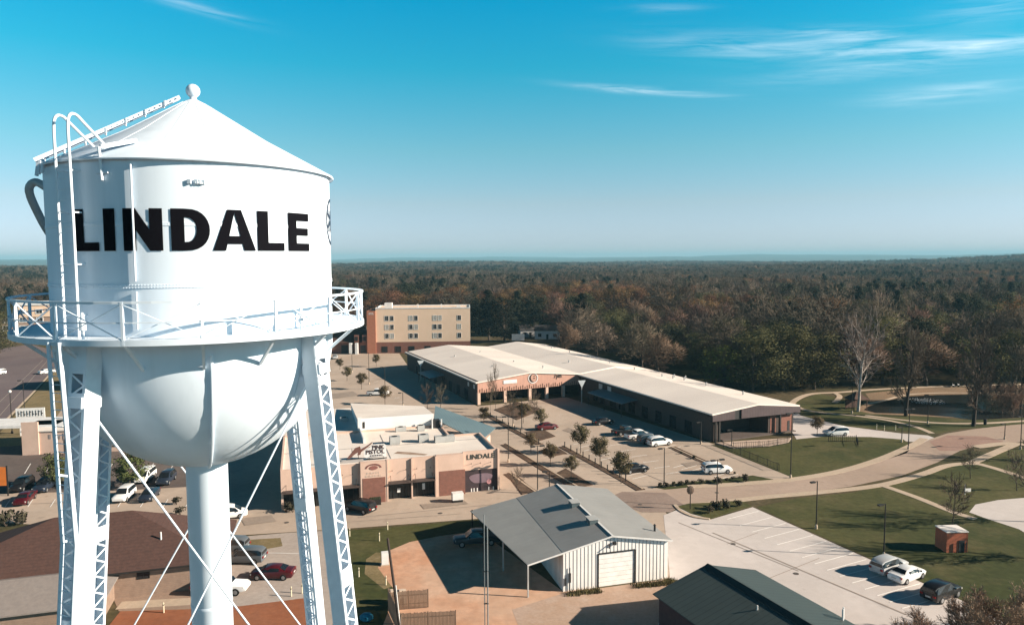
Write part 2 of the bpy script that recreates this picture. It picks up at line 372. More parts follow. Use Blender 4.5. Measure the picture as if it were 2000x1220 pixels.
RB_ = [(2100, 848), (1985, 864), (1940, 872), (1900, 873), (1875, 880), (1830, 903), (1760, 929), (1660, 950), (1560, 963), (1470, 974), (1400, 979), (1340, 985), (1300, 995), (1240, 985), (1215, 965), (1265, 958)]
sheet('road', RT_ + RB_, .03, ROAD)
sheet('brick_crossing', [(1815, 862), (1850, 850), (1925, 852), (1960, 862), (1935, 871), (1900, 873), (1868, 880), (1835, 880)], .036, BRICKX)
sheet('driveway', [(1548, 800), (1566, 812), (1650, 832), (1760, 846), (1812, 850), (1828, 856), (1812, 864), (1775, 862), (1700, 854), (1610, 853), (1556, 858), (1545, 840)], .026, PALE)
sheet('driveway_patch', [(1180, 975), (1215, 960), (1300, 962), (1335, 985), (1310, 1000), (1255, 1000)], .034, ground_mat('stained_asphalt', [(.27, .205, .175), (.23, .175, .15), (.30, .235, .20)], .15, .5, 2.5))
WK = [
 ([(1345, 950), (1400, 947), (1450, 944), (1545, 936), (1640, 920), (1720, 896), (1785, 868), (1805, 856)], 1.9),
 ([(1352, 986), (1420, 979), (1500, 970), (1600, 961), (1720, 947), (1800, 926), (1850, 909), (1900, 905), (1935, 912), (2000, 932), (2100, 960)], 1.7),
 ([(1725, 948), (1790, 971), (1860, 999), (1905, 1013)], 1.5),
 ([(1893, 906), (1945, 883), (1985, 866)], 1.9), ([(1905, 873), (1960, 866), (2000, 868)], 2.2),
 ([(1547, 788), (1580, 802), (1680, 813), (1740, 822), (1790, 834), (1820, 846)], 1.5), ([(1690, 811), (1800, 824), (1900, 827), (2000, 822), (2100, 814)], 1.4),
 ([(1556, 800), (1548, 786), (1580, 770), (1640, 766), (1720, 760), (1860, 754), (2100, 748)], 1.8), ([(1628, 766), (1640, 774), (1630, 786)], 1.6),
 ([(1690, 790), (1730, 781), (1770, 771), (1850, 767), (1960, 770)], .9)]
for k, (p, wd) in enumerate(WK): strip('path', p, wd * .8, .045 + .004 * k, WALK, h=.05)
sheet('plaza_paving', [(1398, 866), (1450, 862), (1520, 858), (1545, 856), (1540, 864), (1500, 872), (1432, 876)], .2, ground_mat('pale_pink_concrete', [(.46, .36, .30), (.43, .33, .27), (.5, .4, .34)], .2, .8, 3), h=.2)
sheet('turnaround', [(1893, 1000), (1905, 985), (1950, 976), (2100, 964), (2100, 1100), (1990, 1033), (1920, 1010)], .03, PALE)
sheet('pond_bank', [(1670, 800), (1700, 782), (1690, 768), (1800, 757), (2100, 752), (2100, 782), (1985, 780), (1965, 812), (1860, 815), (1700, 808)], .02, BANK)
PM = bpy.data.materials.new('pond_water'); PM.use_nodes = True
b = PM.node_tree.nodes['Principled BSDF']; b.inputs['Base Color'].default_value = (.018, .02, .02, 1); b.inputs['Roughness'].default_value = .12
nzp = PM.node_tree.nodes.new('ShaderNodeTexNoise'); nzp.inputs['Scale'].default_value = 1.2; bpp = PM.node_tree.nodes.new('ShaderNodeBump'); bpp.inputs['Strength'].default_value = .35; bpp.inputs['Distance'].default_value = .1
gp = PM.node_tree.nodes.new('ShaderNodeNewGeometry'); PM.node_tree.links.new(gp.outputs['Position'], nzp.inputs['Vector']); PM.node_tree.links.new(nzp.outputs[0], bpp.inputs['Height']); PM.node_tree.links.new(bpp.outputs[0], b.inputs['Normal'])
sheet('pond_water', [(1687, 800), (1697, 793), (1730, 783), (1770, 774), (1830, 771), (1900, 770), (1960, 773), (1980, 780), (2000, 790), (2100, 800), (2100, 816), (1990, 815), (1900, 820), (1860, 814), (1780, 808), (1710, 806)], .034, PM)
sheet('road_verge', [(1276, 951), (1292, 946), (1400, 936), (1470, 928), (1512, 936), (1450, 942), (1390, 947), (1340, 952), (1300, 956)], .028, LAWN)
sheet('corner_bed', [(1322, 989), (1345, 983), (1400, 981), (1445, 977), (1468, 988), (1428, 998), (1388, 1013), (1350, 1003)], .05, LAWN, h=.05)
strip('kerb', [(1318, 986), (1330, 998), (1355, 1009), (1386, 1014)], .5, .14, WALK, h=.14)
for k, px in enumerate(([(948, 808), (1000, 838), (1055, 868)], [(1098, 872), (1160, 905), (1220, 938), (1252, 957)], [(985, 868), (1040, 902), (1100, 938), (1126, 953)], [(992, 925), (1018, 945), (1042, 962)], [(1312, 873), (1360, 895), (1420, 922)])):
    strip('planted_median', px, 1.5, .09, MULCH, h=.09, sm=False); 
    q = [G(*p) for p in px]
    strip('kerb', [(p[0] + 3, p[1] - 2) for p in px] if k != 4 else px, .3, .15, WALK, h=.15, sm=False)
for k, px in enumerate(([(1052, 880), (1085, 872), (1108, 886), (1075, 892)], [(1085, 925), (1105, 915), (1158, 947), (1128, 953)], [(1020, 845), (1060, 838), (1085, 852), (1050, 862)], [(990, 925), (1012, 930), (1045, 960), (1020, 966)], [(965, 800), (1010, 785), (1060, 800), (1010, 820)])):
    sheet('tree_island', px, .11, MULCH, h=.11)
# painted bay lines
PL = False
PAINT = mat('white_road_paint', (.85, .83, .80), .8)
mb = MB()
def pline(a, b, wd=.12, z=.05):
    mb = m if PL else globals()['mb']
    a, b = G(*a), G(*b); d = (b - a).normalized(); n = Vector((-d.y, d.x, 0)) * wd / 2
    mb.add([(a - n)[:2] + (z,), (a + n)[:2] + (z,), (b + n)[:2] + (z,), (b - n)[:2] + (z,)], [(0, 3, 2, 1)])
for k in range(15):
    t = k / 14; x, y = 1482 + (1850 - 1482) * t, 998 + (1163 - 998) * t; pline((x, y), (x - 62 - 26 * t, y + 16 + 9 * t))
for k in range(9): pline((20 + 44 * k, 975), (10 + 44 * k, 990))
for k in range(8): pline((60 + 40 * k, 905), (48 + 40 * k, 925))
for k in range(6): pline((1300 - k * 22, 925 - k * 11), (1330 - k * 22, 921 - k * 11), z=.035)
for k in range(10): pline((700 + k * 10, 712 + k * 8), (690 + k * 10, 714 + k * 8), z=.035)
for k in range(14):
    t = k / 13; x, y = 1195 + (1330 - 1195) * t, 826 + (872 - 826) * t; pline((x, y), (x - 22, y + 6), z=.035)
for k in range(12):
    t = k / 11; x, y = 1120 + (1235 - 1120) * t, 868 + (935 - 868) * t; pline((x, y), (x + 30, y - 7), z=.035)
for k in range(7): pline((1345 + k * 16, 905 + k * 3.5), (1315 + k * 16, 913 + k * 3.5), z=.035)
pline((452, 1078), (590, 1081)); struct('road_marking', mb, PAINT)
sheet('clay_ground', [(235, 1193), (370, 1189), (470, 1183), (606, 1166), (640, 1300), (150, 1300)], .022, CLAY)
sheet('side_lot', [(440, 1050), (560, 1040), (672, 1034), (640, 1300), (606, 1166), (470, 1183), (430, 1186)], .02, ground_mat('grey_concrete', [(.38, .325, .29), (.34, .29, .26), (.41, .355, .32)], .1, .4, 2))
sheet('dry_grass_strip', [(445, 1056), (548, 1050), (552, 1066), (520, 1072), (452, 1076)], .03, DRYG)
sheet('tan_yard', [(200, 1120), (370, 1104), (440, 1100), (440, 1188), (232, 1193)], .02, ground_mat('tan_gravel', [(.26, .185, .14), (.29, .21, .165), (.23, .165, .13)], .2, .9, 4))
strip('walkway', [(232, 1182), (300, 1178), (445, 1170)], 1.6, .05, WALK, h=.05, sm=False)
sheet('field', [(1160, 700), (1195, 688), (1215, 700), (1240, 718), (1215, 722)], .02, LAWN)
sheet('field', [(1310, 760), (1300, 715), (1370, 708), (1395, 760)], .02, LAWN)

# ---------------------------------------------------------------- water tower
TX, TY, TA, TR = -11.005, 25.311, -66.5, 4.5
tower = thing('water_tower', 'tall white riveted steel water tower with black town name on its tank', 'water tower', (TX, TY, 0))
def tp(phi, r, z): a = R(TA + phi); return Vector((r * math.cos(a), r * math.sin(a), z))
ZE, ZA, ZB = 37.92, 40.5, 32.63
m = MB(); m.lathe([(TR, 32.3), (TR, ZE)], 96)
for z in (36.05, 34.25): m.lathe([(TR + .004, z - .06), (TR + .016, z - .05), (TR + .016, z + .05), (TR + .004, z + .06)], 96)
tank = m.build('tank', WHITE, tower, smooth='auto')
m = MB()
for z, lo, hi, rr_ in ((36.05, -80, 88, .011), (34.21, -80, 88, .017), (34.29, -80, 88, .017)):
    for k in range(150):
        ph = lo + (hi - lo) * k / 149; a = tp(ph, TR + .012, z); m.sphere(a, rr_, 6)
m.build('rivets', WHITE, tank)
m = MB()
m.tube([tp(-22, TR + .06, 37.75), tp(-22, TR + .06, 34.4)], .03, 8); m.tube([tp(-22, TR + .05, 34.1), tp(-22, TR + .05, 33.0)], .026, 8)
m.build_each('conduit', WHITE2, tank)
m = MB()
for dp in (-2.3, 0, .9, 2.4): m.box(*(lambda p: (p.x - .05, p.x + .05, p.y - .05, p.y + .05, 37.22, 37.34))(tp(dp, TR + .04, 0)))
m.bar(tp(-.4, TR + .06, 37.26), tp(2.4, TR + .06, 37.24), .06, .05); m.build('bracket', WHITE2, tank)
# bold capital lettering wrapped on the shell
def quadgrid(mb, q, n, mm, f):
    vs = [f((q[0][0] * (1 - i / n) + q[1][0] * i / n) * (1 - j / mm) + (q[3][0] * (1 - i / n) + q[2][0] * i / n) * j / mm,
            (q[0][1] * (1 - i / n) + q[1][1] * i / n) * (1 - j / mm) + (q[3][1] * (1 - i / n) + q[2][1] * i / n) * j / mm) for j in range(mm + 1) for i in range(n + 1)]
    mb.add(vs, [(j * (n + 1) + i, j * (n + 1) + i + 1, (j + 1) * (n + 1) + i + 1, (j + 1) * (n + 1) + i) for j in range(mm) for i in range(n)])
def glyph(c, wd, h=1.22, s=.36):
    v = .25
    if c == 'L': return [[(0, 0), (s, 0), (s, h), (0, h)], [(s, 0), (wd, 0), (wd, v), (s, v)]]
    if c == 'I': return [[(0, 0), (wd, 0), (wd, h), (0, h)]]
    if c == 'N': return [[(0, 0), (s, 0), (s, h), (0, h)], [(wd - s, 0), (wd, 0), (wd, h), (wd - s, h)], [(s, h - .62), (wd - s, 0), (wd - s, .62), (s, h)]]
    if c == 'E': return [[(0, 0), (s, 0), (s, h), (0, h)], [(s, 0), (wd, 0), (wd, v), (s, v)], [(s, h - v), (wd - .02, h - v), (wd - .02, h), (s, h)], [(s, h / 2 - .11), (wd - .06, h / 2 - .11), (wd - .06, h / 2 + .13), (s, h / 2 + .13)]]
    if c == 'A':
        mid = wd / 2; t = .2
        return [[(0, 0), (s, 0), (mid + .02, h), (mid - t, h)], [(wd - s, 0), (wd, 0), (mid + t, h), (mid - .02, h)], [(.33, .2), (wd - .33, .2), (wd - .42, .44), (.42, .44)]]
    if c == 'D':
        q = [[(0, 0), (s, 0), (s, h), (0, h)]]; N = 14
        def o(k): t = -math.pi / 2 + math.pi * k / N; return (.36 + (wd - .36) * max(0, math.cos(t)) ** .75, h / 2 + h / 2 * math.sin(t))
        def i(k): t = -math.pi / 2 + math.pi * k / N; return (.36 + (wd - .36 - s) * max(0, math.cos(t)) ** .75, h / 2 + (h / 2 - v) * math.sin(t))
        for k in range(N): q.append([i(k), o(k), o(k + 1), i(k + 1)])
        return q
m = MB(); DEG = math.pi / 180 * TR
for c, p0, p1 in (('L', -47.2, -35.8), ('I', -33.7, -29.1), ('N', -26.0, -12.0), ('D', -9.2, 4.1), ('A', 5.0, 20.9), ('L', 21.7, 33.6), ('E', 35.7, 48.1)):
    wd = (p1 - p0) * DEG
    for q in glyph(c, wd):
        quadgrid(m, q, 8, 2, lambda x, y: tp(p0 + x / DEG, TR + .024, 35.28 + y))
m.build('lettering', BLACK, tank, fix=False)
# a painted town emblem round on the right of the shell: ring, leaves and banner strokes
m = MB()
def stroke(pts, wd, n=1):
    for (a, b_) in zip(pts, pts[1:]):
        d = Vector((b_[0] - a[0], b_[1] - a[1])); nn = Vector((-d.y, d.x)).normalized() * wd / 2
        quadgrid(m, [(a[0] - nn.x, a[1] - nn.y), (b_[0] - nn.x, b_[1] - nn.y), (b_[0] + nn.x, b_[1] + nn.y), (a[0] + nn.x, a[1] + nn.y)], 2, 1, lambda x, y: tp(77 + x / DEG, TR + .022, 36.35 + y))
stroke([(.78 * math.cos(2 * math.pi * k / 24), .78 * math.sin(2 * math.pi * k / 24)) for k in range(25)], .1)
for k in range(7): stroke([(-.55 + .18 * k, -.35), (-.45 + .15 * k, .05), (-.6 + .2 * k, .4)], .08)
stroke([(-.6, -.2), (-.2, 0), (.2, -.1), (.6, .1)], .12); stroke([(-.55, .25), (-.1, .12), (.3, .3), (.5, .25)], .1)
m.build('emblem', NAVY, tank, fix=False)
# roof
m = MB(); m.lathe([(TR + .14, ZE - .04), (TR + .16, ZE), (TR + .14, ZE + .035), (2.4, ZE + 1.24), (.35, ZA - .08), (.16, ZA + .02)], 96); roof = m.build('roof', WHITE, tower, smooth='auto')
m = MB()
for k in range(16):
    ph = 8 + 22.5 * k; m.tube([tp(ph, TR + .12, ZE + .036), tp(ph, 2.4, ZE + 1.238), tp(ph, .36, ZA - .085)], .012, 6)
m.build('seams', WHITE, roof)
m = MB(); m.lathe([(.17, ZA - .05), (.12, ZA + .03), (.1, ZA + .18)], 20); m.sphere((0, 0, ZA + .33), .235, 24); m.build('finial', WHITE2, roof, smooth='auto')
m = MB()   # roof ladder along the left slope, standing off on lugs
for dp in (-2.6, 2.6):
    m.bar(tp(-84 + dp, TR + .2, ZE + .24), tp(-84 + dp * 6, .45, ZA + .06), .07, .12)
for k in range(26):
    t = (k + .5) / 26; r = TR + .2 + (.45 - TR - .2) * t; z = ZE + .22 + (ZA + .04 - ZE - .22) * t; dpp = 2.6 + (15.6 - 2.6) * t
    wv = .22; a = tp(-84, r, z); tt = tp(6, 1, 0) * wv; m.tube([a - tt, a + tt], .025, 6)
for k in range(7):
    t = (k + .3) / 7; r = TR + .15 + (.5 - TR - .15) * t; z = ZE + .05 + (ZA - .1 - ZE) * t
    for sg in (-.2, .2): a = tp(-84, r, z) + tp(6, 1, 0) * sg; m.bar(a, a + Vector((0, 0, .18)), .05, .05)
m.build('roof_ladder', WHITE2, roof)
m = MB(); m.tube([tp(-33, TR + .05, ZE - .62), tp(-33, TR + .12, ZE + .3), tp(-31, TR - .2, ZE + .42), tp(-26, TR - .75, ZE + .62)], .045, 8)
m.bar(tp(-33, TR + .05, ZE + .33), tp(-25, TR - .75, ZE + .62), .14, .12); m.bar(tp(-35.5, TR + .05, ZE - .4), tp(-30.5, TR + .05, ZE - .4), .05, .05)
for ph in (-78, -71, -66): m.bar(tp(ph, TR + .16, ZE - .28), tp(ph, TR + .1, ZE + .14), .09, .07)
m.build_each('grab_rail', WHITE2, roof)
# tank ladder with goose-neck rails
m = MB()
for ph in (-50.4, -43.2):
    m.tube([tp(ph, TR + .3, ZB + .1)] + smooth_line([tp(ph, TR + .3, 36), tp(ph, TR + .32, ZE + .1), tp(ph, TR + .32, ZE + .95), tp(ph, TR + .24, ZE + 1.24), tp(ph, TR + .05, ZE + 1.27), tp(ph + 1, TR - .16, ZE + 1.05), tp(ph + 3, TR - .75, ZE + .46)], 5), .042, 8)
for k in range(17): m.tube([tp(-50.4, TR + .3, ZB + .4 + .31 * k), tp(-43.2, TR + .3, ZB + .4 + .31 * k)], .013, 6)
for z in (33.4, 34.9, 36.4, 37.6):
    for ph in (-50.4, -43.2): m.bar(tp(ph, TR, z), tp(ph, TR + .3, z), .04, .04)
m.build('tank_ladder', WHITE2, tower, smooth='auto')
m = MB(); m.tube(smooth_line([tp(-80, TR - .1, 37.3), tp(-85, TR + .22, 37.5), tp(-88, TR + .42, 37.2), tp(-97, TR + .27, 36.3), tp(-112, TR + .14, 34.8), tp(-116, TR + .14, 32)], 5), .125, 12); m.build('overflow_pipe', GREYP, tower, smooth='auto')
# bowl
m = MB(); prof = [(.74, 27.78)]
for k in range(0, 25):
    t = R(8.6 + (90 - 8.6) * k / 24); prof.append((TR * math.sin(t), 32.33 - 4.55 * math.cos(t)))
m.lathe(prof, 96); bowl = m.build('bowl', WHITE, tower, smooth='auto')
m = MB(); m.tube([tp(3, (TR + .06) * math.sin(R(t)), 32.33 - 4.61 * math.cos(R(t))) for t in range(88, 8, -8)], .05, 8)
for ph in (-70, 42, 150, -150):
    for t in range(88, 10, -6): m.bar(tp(ph, (TR + .004) * math.sin(R(t)), 32.33 - 4.555 * math.cos(R(t))), tp(ph, (TR + .004) * math.sin(R(t - 6)), 32.33 - 4.555 * math.cos(R(t - 6))), .05, .02)
m.build('bowl_rib', WHITE, bowl, smooth='auto')
m = MB(); m.lathe([(.7, 0), (.7, 27.7), (.78, 27.82), (.78, 27.98)], 48); 
for z in (22.6, 17.2, 11.8, 6.4): m.lathe([(.705, z - .06), (.715, z), (.705, z + .06)], 48)
riser = m.build('riser', WHITE, tower, smooth='auto')
m = MB(); [m.sphere(tp(360 * k / 40, .785, 27.9), .025, 6) for k in range(40)]; m.build('rivets', WHITE, riser)
# balcony
RB = 5.6; NP = 17
m = MB(); m.lathe([(TR, ZB + .14), (RB - .03, ZB + .14), (RB - .03, ZB + .17), (RB + .04, ZB + .17), (RB + .04, ZB), (RB - .03, ZB), (RB - .03, ZB + .09), (TR, ZB + .09)], 68); balc = m.build('balcony_floor', WHITE2, tower, smooth='auto')
m = MB()
for z, q in ((33.84, .035), (33.28, .018)): m.lathe([(RB - q, z - q), (RB + q, z - q), (RB + q, z + q), (RB - q, z + q), (RB - q, z - q)], 68)
ang = [.2 + 360 / NP * k for k in range(NP)]
m.build('handrail', WHITE2, balc)
for a in ang:
    m = MB(); m.bar(tp(a, RB, ZB + .02), tp(a, RB, 33.86), .075, .075, side=tp(a, 1, 0)); m.build('rail_post', WHITE2, balc)
m = MB()
for a in ang:
    b_ = a + 360 / NP
    m.bar(tp(a, RB - .01, ZB + .16), tp(b_, RB - .01, 33.8), .045, .02); m.bar(tp(a, RB + .02, 33.8), tp(b_, RB + .02, ZB + .16), .045, .02)
m.build('rail_lattice', WHITE2, balc)
m = MB()
for a in ang: m.bar(tp(a, RB - .1, ZB + .02), tp(a, TR - .03, ZB - .85), .08, .08)
m.build_each('balcony_brace', WHITE2, balc)
for a in (-36, 33):
    m = MB(); m.bar(tp(a, RB - .35, ZB + .13), tp(a, RB - .35, 33.42), .05, .05); m.lathe([(.02, 0), (.09, .04), (.09, .3), (.05, .36), (.05, .5), (.01, .55)], 10, c=tp(a, RB - .35, 33.0)); m.build('marker_lamp', WHITE2, balc)
# legs
LEGS = (-41.5, 45.5, 136.5, -133.5)
def lc(ph, z): return tp(ph, 4.66 + .108 * (32.8 - z), z)
for ph in LEGS:
    m = MB(); t = tp(ph + 90, 1, 0); r = tp(ph, 1, 0); hw, hd = .31, .25
    for s in (-1, 1):
        m.bar(lc(ph, 32.75) + t * hw * s, lc(ph, 0) + t * hw * s, .035, hd * 2, side=r)
        for q in (-1, 1): m.bar(lc(ph, 32.75) + t * (hw - .045) * s + r * hd * q, lc(ph, 0) + t * (hw - .045) * s + r * hd * q, .11, .03, side=r)
    for z0, z1 in ((31.75, 32.75), (30.9, 31.2), (24.15, 24.75), (17.0, 17.8), (8, 8.8), (0, .8)):
        for q in (-1, 1):
            a, b_ = lc(ph, z1) + r * (hd + .022) * q, lc(ph, z0) + r * (hd + .022) * q
            m.bar(a, b_, hw * 2, .025, side=r)
    m.box(*(lambda c: (c.x - .6, c.x + .6, c.y - .6, c.y + .6, -.02, .35))(lc(ph, 0)))
    leg = m.build('leg', WHITE2, tower)
    m = MB(); z = 31.75; k = 0; dz = .33
    while z > .9:
        s = 1 if k % 2 else -1
        for q in (-1, 1):
            m.bar(lc(ph, z) + t * (hw - .04) * s + r * (hd + .012) * q, lc(ph, z - dz) - t * (hw - .04) * s + r * (hd + .012) * q, .06, .014, side=r)
        z -= dz; k += 1
    m.build('lacing', WHITE2, leg)
# gusset plates, struts and crossed tie rods
for i in range(4):
    a, b_ = LEGS[i], LEGS[(i + 1) % 4]
    if i in (0, 2):
        m = MB()
        zs = ((30.9, 31.45), (17.3, 17.3)) if i == 0 else ((31.2, 31.2), (17.3, 17.3))
        m.tube([lc(a, zs[0][0]), lc(b_, 17.4)], .032, 8); m.tube([lc(b_, zs[0][1]), lc(a, 17.4)], .032, 8)
        m.tube([lc(a, 17.1), lc(b_, 1)], .032, 8); m.tube([lc(b_, 17.1), lc(a, 1)], .032, 8); m.build('tie_rod', WHITE2, tower)
    else:
        m = MB(); m.tube([lc(a, 17.1), lc(b_, 1)], .032, 8); m.tube([lc(b_, 17.1), lc(a, 1)], .032, 8); m.build('tie_rod', WHITE2, tower)
    m = MB(); m.bar(lc(a, 17.4), lc(b_, 17.4), .3, .3); m.build('strut', WHITE2, tower)
m = MB()
for ph, z in ((-41.5, 30.9), (45.5, 31.4), (136.5, 31.2), (-133.5, 31.2)): m.bar(lc(ph, z + .16), lc(ph, z - .16), .57, .69, side=tp(ph, 1, 0))
m.build_each('gusset', WHITE2, tower)
# long ladder from the balcony down to the left front leg
m = MB(); A0, A1, B0, B1 = (tp(-60.2, RB + .02, ZB), tp(-55.6, RB + .05, ZB), None, None)
def lad(s):
    top = tp(-40.2 if s else -44.4, RB + .07, ZB + .1); o = tp(-41.5, 1, 0) * .42 + tp(48.5, 1, 0) * (.42 if s else -.1)
    mid = lc(-41.5, 27.0) + o; low = lc(-41.5, 0) + o
    return [top, mid, low]
La, Lb = lad(0), lad(1)
m.tube(La, .055, 8); m.tube(Lb, .065, 8)
for k in range(24):
    t = k / 24; m.tube([La[0].lerp(La[1], t), Lb[0].lerp(Lb[1], t)], .012, 6)
for k in range(80):
    t = k / 80; m.tube([La[1].lerp(La[2], t), Lb[1].lerp(Lb[2], t)], .012, 6)
m.bar(La[0].lerp(La[1], .66), lc(-41.5, 28.7), .07, .07); m.bar(La[1], lc(-41.5, 27), .06, .06)
for z in (22, 17, 12, 7, 2): m.bar(La[1].lerp(La[2], 1 - z / 27), lc(-41.5, z), .05, .05)
m.build('leg_ladder', WHITE2, tower, smooth='auto')

# ---------------------------------------------------------------- building materials
TANWALL = mat('pinkish_stucco', (.60, .43, .35), .9, (.54, .385, .31), .6)
BRICK = mat('red_brick', (.235, .105, .08), .9, (.18, .085, .065), 2.5, wave=(2, 6.0, 0, .72, .12))
BRICKB = mat('brown_brick', (0.07225, 0.0527, 0.04675), .9, (0.05525, 0.0425, 0.03825), 2.0, wave=(2, 4.0, 0, .8, .12))
DARKGL = mat('dark_glass', (.012, .014, .016), .15, (.02, .022, .024), 1)
DARKM = mat('dark_metal', (.03, .03, .032), .6)
BLACKM = mat('dark_bronze_metal', (.022, .02, .019), .6)
ROOFW = mat('white_roof_membrane', (.74, .67, .61), .8, (.64, .57, .515), .18, detail=8)
ROOFM = mat('pale_metal_roof', (.78, .70, .635), .7, (.69, .615, .56), .12, stretch=(.25, 1, 1), wave=(1, .8, 0, .86, .07), detail=8)
WHITEW = mat('white_wall_paint', (.74, .73, .72), .7, (.68, .67, .66), .5)
TRIM = mat('white_trim', (.72, .71, .70), .6)
CREAM = mat('cream_stucco', (.74, .54, .40), .9, (.70, .51, .37), .3)
HVAC = mat('grey_unit_metal', (.42, .42, .41), .55)
BROWNROOF = mat('brown_shingle', (0.0833, 0.0442, 0.03655), .95, (0.0612, 0.034, 0.0289), 3.0, wave=(2, 4.5, 0, .86, .18), bump=.3)  # dark brown is the shingles' own colour
WOOD = mat('weathered_wood', (.23, .16, .115), .9, (.16, .11, .08), 1.5, stretch=(6, 6, .4))

def part_box(parent, name, m, *b, **k): return MB().box(*b).build(name, m, parent, **k)
def window(parent, x, z, wd, ht, y=0.0, fm=None, gm=None, fr=.07, pr=.05):
    """framed window proud of a wall facing local -y: frame with a pane as its sub-part"""
    mb = MB(); t = fr
    mb.box(x - wd / 2 - t, x - wd / 2, y - pr, y + .01, z - t, z + ht + t); mb.box(x + wd / 2, x + wd / 2 + t, y - pr, y + .01, z - t, z + ht + t)
    mb.box(x - wd / 2, x + wd / 2, y - pr, y + .01, z + ht, z + ht + t); mb.box(x - wd / 2, x + wd / 2, y - pr, y + .01, z - t, z)
    mb.box(x - .02, x + .02, y - pr * .8, y + .01, z, z + ht)
    f = mb.build('window', fm or TRIM, parent)
    part_box(f, 'pane', gm or DARKGL, x - wd / 2, x + wd / 2, y - pr * .4, y + .008, z, z + ht); return f
def frame_fn(o, azd):
    c, s = math.cos(R(azd)), math.sin(R(azd))
    def loc(px, py, z=0):
        g = G(px, py, z); dx, dy = g.x - o[0], g.y - o[1]; return (dx * c + dy * s, -dx * s + dy * c)
    return loc

# ---------------------------------------------------------------- shop with the white flat roof
SO, SAZ = (-32.4, 98.0), 16.4
shop = thing('shop_building', 'pinkish stucco shop row with white flat roof, sign on top and brick panels', 'shop', (*SO, 0), SAZ)
X1 = 31.6; DP = 20.0
m = MB()  # walls as shell: back, sides, and front pieces
m.box(0, .3, 0, DP, 0, 5.9); m.box(X1 - .3, X1, .3, 12, 0, 6.0); m.box(0, X1 - 5.1, DP - .3, DP, 0, 5.9)
m.box(X1 - 5.4, X1, 12, 12.3, 0, 5.9); m.box(X1 - 5.4, X1 - 5.1, 12.3, DP - .3, 0, 5.9)
m.build('side_wall', TANWALL, shop)
m = MB()
bays = [(.3, 7.4, 2.6, 5.75, 0), (7.4, 10.7, 2.7, 5.75, 0), (10.9, 14.6, 0, 6.0, -.55), (14.8, 18.2, 2.75, 6.0, 0), (18.4, 21.7, 2.75, 6.0, 0), (21.9, 26.0, 0, 6.1, -.5), (26.0, 31.3, 3.35, 6.25, -.02)]
for x0, x1, zb, zt, y in bays: m.box(x0, x1, y, .3 if y > -.3 else .28, zb, zt)
for x in (10.7, 18.2): m.box(x, x + .2, -.32, .3, 0, 5.95)
m.box(14.6, 14.8, -.6, .3, 0, 6.05); m.box(21.7, 21.9, -.62, .3, 0, 6.05); m.box(31.3, 31.6, -.3, .3, 0, 6.35); m.box(7.3, 7.5, -.4, .3, 0, 5.85); m.box(3.6, 3.85, -.4, .3, 0, 5.8)
m.build('front_wall', TANWALL, shop)
m = MB()
for x0, x1 in ((.3, 3.6), (3.85, 7.3), (7.5, 10.7), (14.8, 18.2), (18.4, 21.7)):
    m.cm = 0; m.box(x0, x1, .5, .56, 0, 2.7)
m.build_each('shopfront', DARKGL, shop)
m = MB()
for x0, x1 in ((.3, 3.6), (3.85, 7.3), (7.5, 10.7), (14.8, 18.2), (18.4, 21.7)):
    for k in range(5): xx = x0 + (x1 - x0) * k / 4; m.box(xx - .03, xx + .03, .42, .5, 0, 2.7)
    m.box(x0, x1, .42, .5, 2.05, 2.12)
m.build('mullions', BLACKM, shop)
m = MB(); m.box(11.15, 14.4, -.58, -.55, 0, 3.7); m.box(22.3, 26.2, -.53, -.5, 0, 3.75); m.build_each('brick_panel', BRICK, shop)
m = MB(); m.box(16.2, 16.7, .4, .43, .9, 1.5); m.box(19.9, 20.3, .4, .43, 1.0, 1.9); m.build_each('door_notice', TRIM, shop)
m = MB()
for x0, x1 in ((.3, 3.6), (3.85, 7.3), (7.5, 10.7), (14.8, 18.2), (18.4, 21.7)):
    m.hexa([(x0, -.9, 2.55), (x1, -.9, 2.55), (x1, 0, 2.72), (x0, 0, 2.72), (x0, -.9, 2.62), (x1, -.9, 2.62), (x1, 0, 2.8), (x0, 0, 2.8)])
    for x in (x0 + .4, x1 - .4): m.tube([(x, -.85, 2.62), (x, 0, 3.6)], .03, 6)
m.build_each('awning', mat('brown_canvas', (.07, .05, .045), .9), shop, per=3)
m = MB(); m.box(26.3, 31.3, .05, .1, .0, 3.35); m.build('mural', mat('mural_dark_ground', (.05, .035, .04), .8), shop)
mm = MB()  # mauve animal-like shape painted on the dark wall
pts = [(27.0 + 1.75 + 1.75 * math.cos(t) * (1 + .12 * math.sin(3 * t)), 2.0 + .85 * math.sin(t) * (1 + .15 * math.cos(2 * t))) for t in [2 * math.pi * k / 20 for k in range(20)]]
mm.wallpoly(pts, .02, .05); mural = [o for o in shop.children if o.name.startswith('mural')][0]
mm.build('painted_body', mat('mauve_paint', (.20, .14, .17), .8), mural)
mm = MB(); mm.wallpoly([(30.0 + .35 * math.cos(t), 1.35 + .38 * math.sin(t)) for t in [2 * math.pi * k / 12 for k in range(12)]], .012, .02)
mm.build('painted_head', mat('pink_paint', (.50, .24, .26), .8), mural)
mm = MB()
for x in (27.2, 27.6, 28.1, 29.9, 30.6): mm.box(x, x + .16, .015, .05, .02, .55)
mm.build_each('painted_legs', TRIM, mural)
m = MB(); m.prism([(.3, .3), (X1 - .3, .3), (X1 - .3, 12), (X1 - 5.4, 12), (X1 - 5.4, DP - .3), (.3, DP - .3)], 5.35, 5.6); m.build('roof', ROOFW, shop)
m = MB()   # low curbs and seams on the roof
